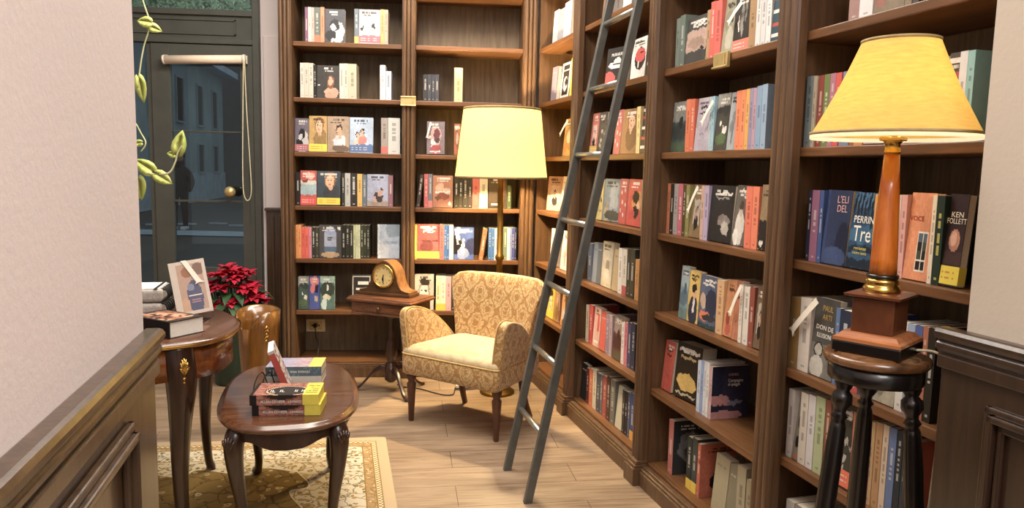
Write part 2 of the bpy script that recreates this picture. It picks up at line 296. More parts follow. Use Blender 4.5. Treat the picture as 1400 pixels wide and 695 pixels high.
    ('R4', 6, 's', 2.6133, 0.037, 0.022, 0.217, 'b4bf90', '', {}),
    ('R4', 6, 's', 2.6526, 0.0217, 0.022, 0.219, '8e4a30', '', {'txt': 'd8c0a0'}),
    ('R4', 6, 's', 2.6761, 0.0212, 0.022, 0.22, '5a3a30', '', {}),
    ('R4', 6, 'f', 2.7015, 0.0534, 0.022, 0.221, '403e36', 'leaves', {'band': 'e8602a'}),
    ('R4', 6, 's', 2.7576, 0.0221, 0.022, 0.219, 'b86848', '', {'band': 'd84a30'}),
    ('R4', 6, 's', 2.812, 0.023, 0.022, 0.214, 'c09a68', '', {}),
    ('R4', 6, 's', 2.8365, 0.0229, 0.022, 0.219, 'b98a58', '', {}),
    ('R4', 6, 's', 2.8608, 0.0189, 0.022, 0.221, 'd9c0a4', '', {}),
    ('R4', 6, 's', 2.8813, 0.0229, 0.022, 0.221, '5e78a8', '', {}),
    ('R4', 6, 's', 2.9058, 0.018, 0.022, 0.222, '26303a', '', {}),
    ('R4', 6, 's', 2.9252, 0.0144, 0.022, 0.221, '2e3c46', '', {'txt': '8fb0a0'}),
    ('R4', 6, 's', 2.9414, 0.0202, 0.022, 0.217, 'e0643a', '', {'lean': 4}),
    ('R4', 7, 's', 2.5125, 0.0362, 0.022, 0.237, 'c8c4b8', '', {'w': 0.15}),
    ('R4', 7, 's', 2.5522, 0.0396, 0.022, 0.24, '9a9488', '', {}),
]

MARKS = [([0.7969, 0.01, 1.5425], [0.776, 0.01, 1.4561], 0.01, 'white paper bookmark hanging from the skeleton book beside the floor lamp shade'),
 ([0.9498, 0.01, 0.9087], [0.9663, 0.01, 0.8199], 0.009, 'white paper bookmark over the blue book with the woman in a white gown'),
 ([1.5449, -0.4513, 1.5413], [1.5236, -0.3373, 1.4757], -0.014, 'white paper bookmark over the amber book in the narrow corner bay'),
 ([1.848, -2.0764, 1.8227], [1.8353, -2.0085, 1.7757], -0.014, 'white paper bookmark over the dark book with pale feathers'),
 ([1.8212, -1.9326, 1.5216], [1.8087, -1.8656, 1.4556], -0.013, 'white paper bookmark crossing the pale mauve book on the third shelf down'),
 ([1.8071, -1.8573, 1.2246], [1.7958, -1.7968, 1.1394], -0.013, 'white paper bookmark over the brown portrait book on the fourth shelf down'),
 ([1.8639, -2.1616, 0.9105], [1.854, -2.1087, 0.8157], -0.014, 'white paper bookmark over the cream books on the fifth shelf down past the ladder'),
 ([1.919, -2.5556, 0.933], [1.9016, -2.4622, 0.8334], -0.018, 'white paper bookmark over the thick cream book behind the table lamp')]
SHELF_Z = {1: 1.984, 2: 1.665, 3: 1.349, 4: 1.0335, 5: .7185, 6: .4035, 7: .09}
TH = .1844                                        # the long bookcase is not square to the back one
CORNER = Vector((1.4322, 0, 0))
RROT = -(PI/2 - TH)
N_R = Vector((math.cos(TH), math.sin(TH), 0))     # into the long bookcase
S_R = Vector((math.sin(TH), -math.cos(TH), 0))    # along the long bookcase, towards the camera

def unit_matrix(unit):
    if unit[0] == 'R':
        return Matrix.Translation(CORNER) @ Matrix.Rotation(RROT, 4, 'Z')
    return Matrix.Identity(4)

# ------------------------------------------------------------------ colour and materials
def lin(c):
    return c/12.92 if c <= .04045 else ((c+.055)/1.055)**2.4
def hx(s):
    return tuple(lin(int(s[i:i+2], 16)/255) for i in (0, 2, 4))
def mixc(a, b, t):
    return tuple(x+(y-x)*t for x, y in zip(a, b))

def new_mat(name):
    m = D.materials.new(name); m.use_nodes = True
    nt = m.node_tree
    for n in list(nt.nodes):
        nt.nodes.remove(n)
    out = nt.nodes.new('ShaderNodeOutputMaterial')
    b = nt.nodes.new('ShaderNodeBsdfPrincipled')
    nt.links.new(b.outputs[0], out.inputs[0])
    return m, nt, b, out
def nd(nt, t, **kw):
    n = nt.nodes.new(t)
    for k, v in kw.items():
        setattr(n, k, v)
    return n
def coords(nt, scale=(1, 1, 1), rot=(0, 0, 0), src='Object'):
    tc = nd(nt, 'ShaderNodeTexCoord'); mp = nd(nt, 'ShaderNodeMapping')
    mp.inputs['Scale'].default_value = scale; mp.inputs['Rotation'].default_value = rot
    nt.links.new(tc.outputs[src], mp.inputs[0])
    return mp.outputs[0]
def ramp(nt, fac, stops):
    r = nd(nt, 'ShaderNodeValToRGB')
    el = r.color_ramp.elements
    el[0].position = stops[0][0]; el[0].color = (*stops[0][1], 1)
    el[1].position = stops[-1][0]; el[1].color = (*stops[-1][1], 1)
    for p, c in stops[1:-1]:
        e = el.new(p); e.color = (*c, 1)
    nt.links.new(fac, r.inputs[0])
    return r.outputs[0]
def noise(nt, vec, scale, detail=4, rough=.55, dist=0):
    n = nd(nt, 'ShaderNodeTexNoise')
    n.inputs['Scale'].default_value = scale; n.inputs['Detail'].default_value = detail
    n.inputs['Roughness'].default_value = rough; n.inputs['Distortion'].default_value = dist
    nt.links.new(vec, n.inputs['Vector'])
    return n.outputs['Fac']
def bump(nt, b, h, strength=.2, dist=.01):
    n = nd(nt, 'ShaderNodeBump'); n.inputs['Strength'].default_value = strength; n.inputs['Distance'].default_value = dist
    nt.links.new(h, n.inputs['Height']); nt.links.new(n.outputs[0], b.inputs['Normal'])
def math_n(nt, op, a, b=None, c=None):
    n = nd(nt, 'ShaderNodeMath', operation=op)
    for i, x in enumerate((a, b, c)):
        if x is None: continue
        if isinstance(x, (int, float)): n.inputs[i].default_value = x
        else: nt.links.new(x, n.inputs[i])
    return n.outputs[0]
def mix_rgb(nt, fac, a, b):
    n = nd(nt, 'ShaderNodeMix', data_type='RGBA')
    for i, x in ((0, fac), (6, a), (7, b)):
        if isinstance(x, (int, float)): n.inputs[i].default_value = x
        elif isinstance(x, tuple): n.inputs[i].default_value = (*x, 1)
        else: nt.links.new(x, n.inputs[i])
    return n.outputs[2]

def wood(name, dark, light, rough=.4, grain=(30, 30, 2.2), spec=.4, coat=0.):
    m, nt, b, o = new_mat(name)
    v = coords(nt, grain)
    f = noise(nt, v, 1.6, 6, .62, .6)
    c = ramp(nt, f, [(.3, hx(dark)), (.7, hx(light))])
    nt.links.new(c, b.inputs['Base Color'])
    b.inputs['Roughness'].default_value = rough
    b.inputs['Specular IOR Level'].default_value = spec
    b.inputs['Coat Weight'].default_value = coat
    b.inputs['Coat Roughness'].default_value = .15
    bump(nt, b, f, .12, .004)
    return m
def plain(name, col, rough=.5, metal=0., var=.12, scale=40, spec=.5, bmp=0., coat=0.):
    m, nt, b, o = new_mat(name)
    f = noise(nt, coords(nt), scale, 3)
    c = hx(col)
    cc = ramp(nt, f, [(.3, tuple(x*(1-var) for x in c)), (.7, tuple(min(1, x*(1+var)) for x in c))])
    nt.links.new(cc, b.inputs['Base Color'])
    b.inputs['Roughness'].default_value = rough; b.inputs['Metallic'].default_value = metal
    b.inputs['Specular IOR Level'].default_value = spec; b.inputs['Coat Weight'].default_value = coat
    if bmp: bump(nt, b, f, bmp, .004)
    return m

M = {}
M['case'] = wood('walnut_bookcase', '463322', '6c5038', .40)
M['case_back'] = wood('walnut_back_panel', '5a4936', '826e54', .55)
M['shelf'] = wood('walnut_shelf', '52371f', '7c5436', .36, (2.2, 30, 30))
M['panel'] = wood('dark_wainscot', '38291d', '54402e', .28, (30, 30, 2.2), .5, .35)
M['panel_shade'] = wood('shaded_wainscot', '281c14', '3c2a1e', .28, (30, 30, 2.2), .5, .35)  # same wainscot wood, the right wall's shade put into a darker colour
M['mahogany'] = wood('mahogany', '3c2315', '6c452e', .22, (4, 26, 26), .5, .5)
M['mahogany_dark'] = wood('dark_mahogany', '24140c', '3f2415', .28, (26, 26, 3), .5, .3)
M['veneer'] = wood('figured_veneer', '5a2a12', '9a5a2a', .22, (14, 14, 8), .5, .5)
M['copper_wood'] = wood('walnut_tub', '5e3a18', '8e5e2a', .22, (24, 24, 2), .5, .6)
M['chair_wood'] = wood('chair_leg_wood', '40261a', '684430', .35)
M['table_brown'] = wood('side_table_wood', '4e3120', '84553a', .32, (4, 30, 30), .5, .3)
M['clock_wood'] = wood('clock_wood', '5a3a1e', '96683a', .3, (6, 30, 30), .5, .4)
M['clock_dark'] = wood('clock_front_wood', '3a2716', '5e4228', .35, (6, 30, 30))
M['column'] = wood('lamp_column_wood', '9a4a12', 'd0782a', .25, (30, 30, 3), .5, .6)
M['lamp_block'] = wood('lamp_block_wood', '4a2818', '6e4026', .3, (8, 8, 8), .5, .4)
M['lamp_slab'] = wood('lamp_slab_wood', '8a5030', 'b87a50', .3, (4, 26, 26), .5, .4)
M['ebony'] = plain('ebonised_wood', '120e0c', .28, 0, .3, 30, .5, .05, .3)
M['black'] = plain('black_paint', '15130f', .4)
M['stool_top'] = wood('stool_top_wood', '3a2616', '7a5232', .25, (6, 26, 26), .5, .5)
M['iron'] = plain('grey_ladder_steel', '5c5c57', .38, .35, .15, 18, .5)
M['chrome'] = plain('rung_steel', 'b4b2a8', .28, .85, .1)
M['brass'] = plain('brass', 'cda55a', .25, 1., .12, 30)
M['pole_brass'] = plain('aged_brass', '8a6a30', .34, .9, .15, 30)
M['brass_plate'] = plain('pale_brass_plate', 'c9b078', .35, .6, .1)
M['green_metal'] = plain('door_paint', '46463f', .5, 0, .1, 12)
M['white'] = plain('white_plastic', 'e6dccb', .45, 0, .03)
M['cream_blind'] = plain('blind_vinyl', 'ecd9c2', .5, 0, .03)
M['cord_w'] = plain('pale_cord', 'd8cfae', .6)
M['cord_b'] = plain('brown_flex', '2c241c', .5)
M['socket'] = plain('socket_plate', 'd6c8a0', .35, .2, .08)
M['dark_hole'] = plain('socket_hole', '14110e', .6)
M['paper'] = plain('page_paper', 'dcd0b8', .8, 0, .08, 200)
M['paperw'] = plain('white_paper', 'efe9df', .7, 0, .04, 100)
M['tagpaper'] = plain('bookmark_paper', 'efe8d8', .6, 0, .04, 100)
M['ink_w'] = plain('pale_lettering', 'e9e6dc', .6)
M['ink_k'] = plain('black_lettering', '1b1a18', .6)
M['ink_pink'] = plain('rose_lettering', 'c9a0a0', .6)
M['ink_yel'] = plain('yellow_lettering', 'd8c860', .6)
M['ink_gold'] = plain('gold_lettering', 'b89a58', .5)
M['ink_blue'] = plain('blue_lettering', '54708c', .6)
M['ink_red'] = plain('red_lettering', '8a2a1e', .6)
M['pot'] = plain('green_pot_glaze', '22382c', .3)
M['street'] = plain('wet_street', '1d2426', .5, 0, .35, 1.2)
M['kerb'] = plain('pale_kerb_stone', '8ba4b4', .7, 0, .15, 3)
M['facade'] = plain('night_facade', '7f98a2', .9, 0, .18, .9)
M['facade_dark'] = plain('dark_facade', '30363c', .9, 0, .35, .6)
M['pane_dark'] = plain('dark_window', '14191c', .3)
M['eave'] = plain('pale_eave', '9fb9d0', .8, 0, .1, 2)  # paler and bluer than the wall below
M['coat'] = plain('black_coat', '0b0c0d', .8)
M['skin'] = plain('skin', '9a7a68', .6)
M['shoe'] = plain('pale_shoe', 'b8bcc0', .6)
M['fabric_nb'] = plain('grey_felt', 'b8b0a8', .9, 0, .2, 120, .2, .4)
M['elastic'] = plain('black_elastic', '1c1a18', .7)

# plaster
def plaster(name, col):
    m, nt, b, o = new_mat(name)
    v = coords(nt)
    f = noise(nt, v, 90, 4, .6); g = noise(nt, v, 1.5, 2)
    c = hx(col)
    cc = ramp(nt, g, [(.3, tuple(x*.95 for x in c)), (.7, c)])
    nt.links.new(cc, b.inputs['Base Color']); b.inputs['Roughness'].default_value = .85
    b.inputs['Specular IOR Level'].default_value = .2
    bump(nt, b, f, .16, .004)
    return m
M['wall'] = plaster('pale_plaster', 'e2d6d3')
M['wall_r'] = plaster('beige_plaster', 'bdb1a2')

# floor planks
def floor_mat():
    m, nt, b, o = new_mat('oak_planks')
    tc = nd(nt, 'ShaderNodeTexCoord'); mp = nd(nt, 'ShaderNodeMapping')
    mp.inputs['Rotation'].default_value = (0, 0, -.062)
    nt.links.new(tc.outputs['Object'], mp.inputs[0])
    br = nd(nt, 'ShaderNodeTexBrick'); br.offset = .37
    br.inputs['Scale'].default_value = 1; br.inputs['Brick Width'].default_value = 1.35
    br.inputs['Row Height'].default_value = .185; br.inputs['Mortar Size'].default_value = .0016
    br.inputs['Color1'].default_value = (*hx('a48a70'), 1); br.inputs['Color2'].default_value = (*hx('86705a'), 1)
    br.inputs['Mortar'].default_value = (*hx('5a4432'), 1); br.inputs['Bias'].default_value = -.1
    nt.links.new(mp.outputs[0], br.inputs['Vector'])
    m2 = nd(nt, 'ShaderNodeMapping'); m2.inputs['Scale'].default_value = (2.2, 26, 1)
    nt.links.new(mp.outputs[0], m2.inputs[0])
    g = noise(nt, m2.outputs[0], 1.5, 7, .62, .9)
    m3 = nd(nt, 'ShaderNodeMapping'); m3.inputs['Scale'].default_value = (1.2, 6, 1)
    nt.links.new(mp.outputs[0], m3.inputs[0])
    g2 = noise(nt, m3.outputs[0], 1.3, 3, .5, .5)
    gr = ramp(nt, g, [(.28, hx('66503c')), (.5, hx('ad967c')), (.72, hx('ccb79c'))])
    c = mix_rgb(nt, .55, br.outputs['Color'], gr)
    lo = ramp(nt, g2, [(.3, (.50, .46, .43)), (.7, (.93, .91, .89))])
    mm = nd(nt, 'ShaderNodeMix', data_type='RGBA', blend_type='MULTIPLY'); mm.inputs[0].default_value = .8
    nt.links.new(c, mm.inputs[6]); nt.links.new(lo, mm.inputs[7])
    seam = nd(nt, 'ShaderNodeMix', data_type='RGBA')
    nt.links.new(br.outputs['Fac'], seam.inputs[0]); nt.links.new(mm.outputs[2], seam.inputs[6]); seam.inputs[7].default_value = (*hx('4a3626'), 1)
    nt.links.new(seam.outputs[2], b.inputs['Base Color'])
    b.inputs['Roughness'].default_value = .42
    bump(nt, b, g, .08, .003)
    return m
M['floor'] = floor_mat()

# printed covers: the colours come from the mesh itself
def printed():
    m, nt, b, o = new_mat('printed_cover')
    a = nd(nt, 'ShaderNodeAttribute', attribute_name='Col')
    f = noise(nt, coords(nt), 60, 2)
    c = nd(nt, 'ShaderNodeMix', data_type='RGBA', blend_type='MULTIPLY'); c.inputs[0].default_value = 1
    r = ramp(nt, f, [(.3, (.93, .93, .93)), (.7, (1, 1, 1))])
    nt.links.new(a.outputs['Color'], c.inputs[6]); nt.links.new(r, c.inputs[7])
    hs = nd(nt, 'ShaderNodeHueSaturation'); hs.inputs['Saturation'].default_value = .88; hs.inputs['Value'].default_value = .84
    nt.links.new(c.outputs[2], hs.inputs['Color']); nt.links.new(hs.outputs[0], b.inputs['Base Color'])
    b.inputs['Roughness'].default_value = .40; b.inputs['Specular IOR Level'].default_value = .4
    return m
M['print'] = printed()

# damask upholstery
def damask():
    m, nt, b, o = new_mat('gold_damask')
    tc = nd(nt, 'ShaderNodeTexCoord'); sp = nd(nt, 'ShaderNodeSeparateXYZ')
    nt.links.new(tc.outputs['UV'], sp.inputs[0])
    u, v = sp.outputs[0], sp.outputs[1]
    W, H = .115, .155
    nn = noise(nt, tc.outputs['UV'], 38, 4, .65)
    wob = math_n(nt, 'MULTIPLY', math_n(nt, 'SUBTRACT', nn, .5), 3.0)
    cu = math_n(nt, 'COSINE', math_n(nt, 'MULTIPLY', u, 2*PI/W))
    cv = math_n(nt, 'COSINE', math_n(nt, 'MULTIPLY', v, 2*PI/H))
    s = math_n(nt, 'ADD', math_n(nt, 'ADD', cu, cv), wob)
    # ogee lattice lines round s = 0, a leafy rosette in each cell
    lat = math_n(nt, 'LESS_THAN', math_n(nt, 'ABSOLUTE', s), .30)
    au = math_n(nt, 'ABSOLUTE', s)
    ring = math_n(nt, 'LESS_THAN', math_n(nt, 'ABSOLUTE', math_n(nt, 'SUBTRACT', au, 1.15)), .13)
    dot = math_n(nt, 'GREATER_THAN', au, 1.72)
    leaf = nd(nt, 'ShaderNodeTexVoronoi', feature='DISTANCE_TO_EDGE'); leaf.inputs['Scale'].default_value = 60
    nt.links.new(tc.outputs['UV'], leaf.inputs['Vector'])
    vein = math_n(nt, 'LESS_THAN', leaf.outputs['Distance'], .07)
    k = math_n(nt, 'MAXIMUM', math_n(nt, 'MAXIMUM', lat, ring), math_n(nt, 'MAXIMUM', dot, math_n(nt, 'MULTIPLY', vein, .55)))
    c = mix_rgb(nt, math_n(nt, 'MULTIPLY', k, .85), hx('bfa270'), hx('8e6126'))
    nt.links.new(c, b.inputs['Base Color'])
    b.inputs['Roughness'].default_value = .62; b.inputs['Sheen Weight'].default_value = .3
    bump(nt, b, k, .15, .002)
    return m
M['damask'] = damask()
def seatmat():
    m, nt, b, o = new_mat('pale_seat_damask')
    f = noise(nt, coords(nt), 26, 4, .6)
    c = ramp(nt, f, [(.38, hx('a8916a')), (.6, hx('bba580'))])
    nt.links.new(c, b.inputs['Base Color']); b.inputs['Roughness'].default_value = .6; b.inputs['Sheen Weight'].default_value = .3
    return m
M['seat'] = seatmat()
M['piping'] = plain('piping', 'c9a668', .6)

# oriental rug, UV in metres from the corner
RUG_W, RUG_L = 1.9, 1.5
def rugmat():
    m, nt, b, o = new_mat('oriental_rug')
    tc = nd(nt, 'ShaderNodeTexCoord'); sp = nd(nt, 'ShaderNodeSeparateXYZ')
    nt.links.new(tc.outputs['UV'], sp.inputs[0])
    u, v = sp.outputs[0], sp.outputs[1]
    d = math_n(nt, 'MINIMUM', math_n(nt, 'MINIMUM', u, math_n(nt, 'SUBTRACT', RUG_W, u)), math_n(nt, 'MINIMUM', v, math_n(nt, 'SUBTRACT', RUG_L, v)))
    def floral(scale, bg, cols, thr=.33, dens=.62):
        vo = nd(nt, 'ShaderNodeTexVoronoi'); vo.inputs['Scale'].default_value = scale
        nn = nd(nt, 'ShaderNodeTexNoise'); nn.inputs['Scale'].default_value = scale*.9
        nt.links.new(tc.outputs['UV'], nn.inputs['Vector'])
        mixv = nd(nt, 'ShaderNodeMix', data_type='VECTOR'); mixv.inputs[0].default_value = .03
        nt.links.new(tc.outputs['UV'], mixv.inputs[4]); nt.links.new(nn.outputs['Color'], mixv.inputs[5])
        nt.links.new(mixv.outputs[1], vo.inputs['Vector'])
        petals = math_n(nt, 'LESS_THAN', vo.outputs['Distance'], thr)
        heart = math_n(nt, 'LESS_THAN', vo.outputs['Distance'], thr*.4)
        sep = nd(nt, 'ShaderNodeSeparateColor'); nt.links.new(vo.outputs['Color'], sep.inputs[0])
        colr = ramp(nt, sep.outputs[0], [(0., hx(cols[0])), (.35, hx(cols[1])), (.7, hx(cols[2])), (1., hx(cols[0]))])
        ed = nd(nt, 'ShaderNodeTexVoronoi', feature='DISTANCE_TO_EDGE'); ed.inputs['Scale'].default_value = scale*.5
        nt.links.new(mixv.outputs[1], ed.inputs['Vector'])
        stem = math_n(nt, 'LESS_THAN', ed.outputs['Distance'], .035)
        c = mix_rgb(nt, math_n(nt, 'MULTIPLY', stem, .8), hx(bg), hx(cols[1]))
        c = mix_rgb(nt, petals, c, colr)
        return mix_rgb(nt, heart, c, hx(bg))
    gold = hx('b89a62')
    cream = floral(34, 'ccc0a6', ('80694a', '6f6a4a', 'a8875a'))
    tan = floral(46, 'a4865c', ('c8b692', '7c6444', 'bea682'))
    field = floral(24, '80683c', ('a88c5a', '5e4a2a', 'bda880'), .3)
    inner = floral(30, 'c4b698', ('94763f', '7c6a44', 'ab8c58'), .36)
    def step(x): return math_n(nt, 'GREATER_THAN', d, x)
    c = mix_rgb(nt, step(.045), hx('b49f7e'), hx('8c7450'))
    dots = nd(nt, 'ShaderNodeTexChecker'); dots.inputs['Scale'].default_value = 90
    dots.inputs['Color1'].default_value = (*hx('d8c8a4'), 1); dots.inputs['Color2'].default_value = (*hx('8a6c40'), 1)
    nt.links.new(tc.outputs['UV'], dots.inputs['Vector'])
    c = mix_rgb(nt, step(.05), c, dots.outputs[0])
    c = mix_rgb(nt, step(.068), c, hx('8a6c3c'))
    c = mix_rgb(nt, step(.073), c, tan)
    c = mix_rgb(nt, step(.108), c, hx('8a6c3c'))
    c = mix_rgb(nt, step(.113), c, cream)
    c = mix_rgb(nt, step(.235), c, hx('96783f'))
    c = mix_rgb(nt, step(.241), c, hx('c0b092'))
    c = mix_rgb(nt, step(.25), c, inner)
    # lobed gold field
    w = math_n(nt, 'MULTIPLY', math_n(nt, 'SINE', math_n(nt, 'MULTIPLY', math_n(nt, 'ADD', u, v), 24)), .035)
    d2 = math_n(nt, 'ADD', d, w)
    c = mix_rgb(nt, math_n(nt, 'GREATER_THAN', d2, .36), c, hx('d8c8a0'))
    c = mix_rgb(nt, math_n(nt, 'GREATER_THAN', d2, .368), c, field)
    nt.links.new(c, b.inputs['Base Color'])
    b.inputs['Roughness'].default_value = .95; b.inputs['Specular IOR Level'].default_value = .1
    bump(nt, b, noise(nt, tc.outputs['UV'], 400, 2), .3, .004)
    return m
M['rug'] = rugmat()

def glass(name, tint=(.9, .95, .95), gloss=.12, rough=.0, wavy=0):
    m, nt, b, o = new_mat(name)
    nt.nodes.remove(b)
    tr = nd(nt, 'ShaderNodeBsdfTransparent'); tr.inputs[0].default_value = (*tint, 1)
    gl = nd(nt, 'ShaderNodeBsdfGlossy'); gl.inputs['Roughness'].default_value = rough
    mx = nd(nt, 'ShaderNodeMixShader'); mx.inputs[0].default_value = gloss
    nt.links.new(tr.outputs[0], mx.inputs[1]); nt.links.new(gl.outputs[0], mx.inputs[2]); nt.links.new(mx.outputs[0], o.inputs[0])
    if wavy:
        bp = nd(nt, 'ShaderNodeBump'); bp.inputs['Strength'].default_value = wavy
        nt.links.new(noise(nt, coords(nt), 45, 3), bp.inputs['Height']); nt.links.new(bp.outputs[0], gl.inputs['Normal'])
    return m
M['glass'] = glass('door_glass', (.8, .9, .95), .05)
def patterned():
    m, nt, b, o = new_mat('patterned_glass')
    v = coords(nt, (1, 1, 1))
    f = noise(nt, v, 32, 4, .6, 1.5)
    c = ramp(nt, f, [(.35, hx('22352e')), (.62, hx('5c7a6c'))])
    nt.links.new(c, b.inputs['Base Color']); b.inputs['Roughness'].default_value = .15
    bump(nt, b, f, .6, .01)
    return m
M['patterned'] = patterned()

def shade_mat(name, col, emit, trans=.75, weave=True):
    m, nt, b, o = new_mat(name)
    nt.nodes.remove(b)
    tr = nd(nt, 'ShaderNodeBsdfTranslucent'); df = nd(nt, 'ShaderNodeBsdfDiffuse'); em = nd(nt, 'ShaderNodeEmission')
    f = noise(nt, coords(nt, (30, 30, 160), (0, .5, 0)), 1.2, 3)
    c = hx(col)
    cc = ramp(nt, f, [(.3, tuple(x*.86 for x in c)), (.7, c)])
    for n in (tr, df, em): nt.links.new(cc, n.inputs[0])
    em.inputs[1].default_value = emit
    mx = nd(nt, 'ShaderNodeMixShader'); mx.inputs[0].default_value = trans
    nt.links.new(df.outputs[0], mx.inputs[1]); nt.links.new(tr.outputs[0], mx.inputs[2])
    ad = nd(nt, 'ShaderNodeAddShader'); nt.links.new(mx.outputs[0], ad.inputs[0]); nt.links.new(em.outputs[0], ad.inputs[1])
    nt.links.new(ad.outputs[0], o.inputs[0])
    return m
M['shade_floor'] = shade_mat('floor_lamp_shade', 'f0dc98', .95)
M['shade_table'] = shade_mat('table_lamp_shade', 'f0d488', .26)
M['shade_trim'] = shade_mat('shade_trim', 'f6ead0', .5)
M['shade_edge'] = plain('shade_edge_braid', '9a8458', .7)
def bulbmat():
    m, nt, b, o = new_mat('glowing_bulb')
    b.inputs['Base Color'].default_value = (1, .9, .7, 1)
    b.inputs['Emission Color'].default_value = (1, .8, .45, 1); b.inputs['Emission Strength'].default_value = 12
    return m
M['bulb'] = bulbmat()
def leafmat(name, a, b_, rough=.5):
    m, nt, b, o = new_mat(name)
    f = noise(nt, coords(nt), 14, 3)
    nt.links.new(ramp(nt, f, [(.3, hx(a)), (.7, hx(b_))]), b.inputs['Base Color'])
    b.inputs['Roughness'].default_value = rough
    return m
M['bract'] = leafmat('red_bract', '98142c', 'd0243e')
M['leaf'] = leafmat('dark_leaf', '1d3a20', '32562e')
M['vine'] = leafmat('vine_leaf', '98a648', 'cacf7a')
M['vine_stem'] = leafmat('vine_stem', 'a2a776', 'cbc8a0')

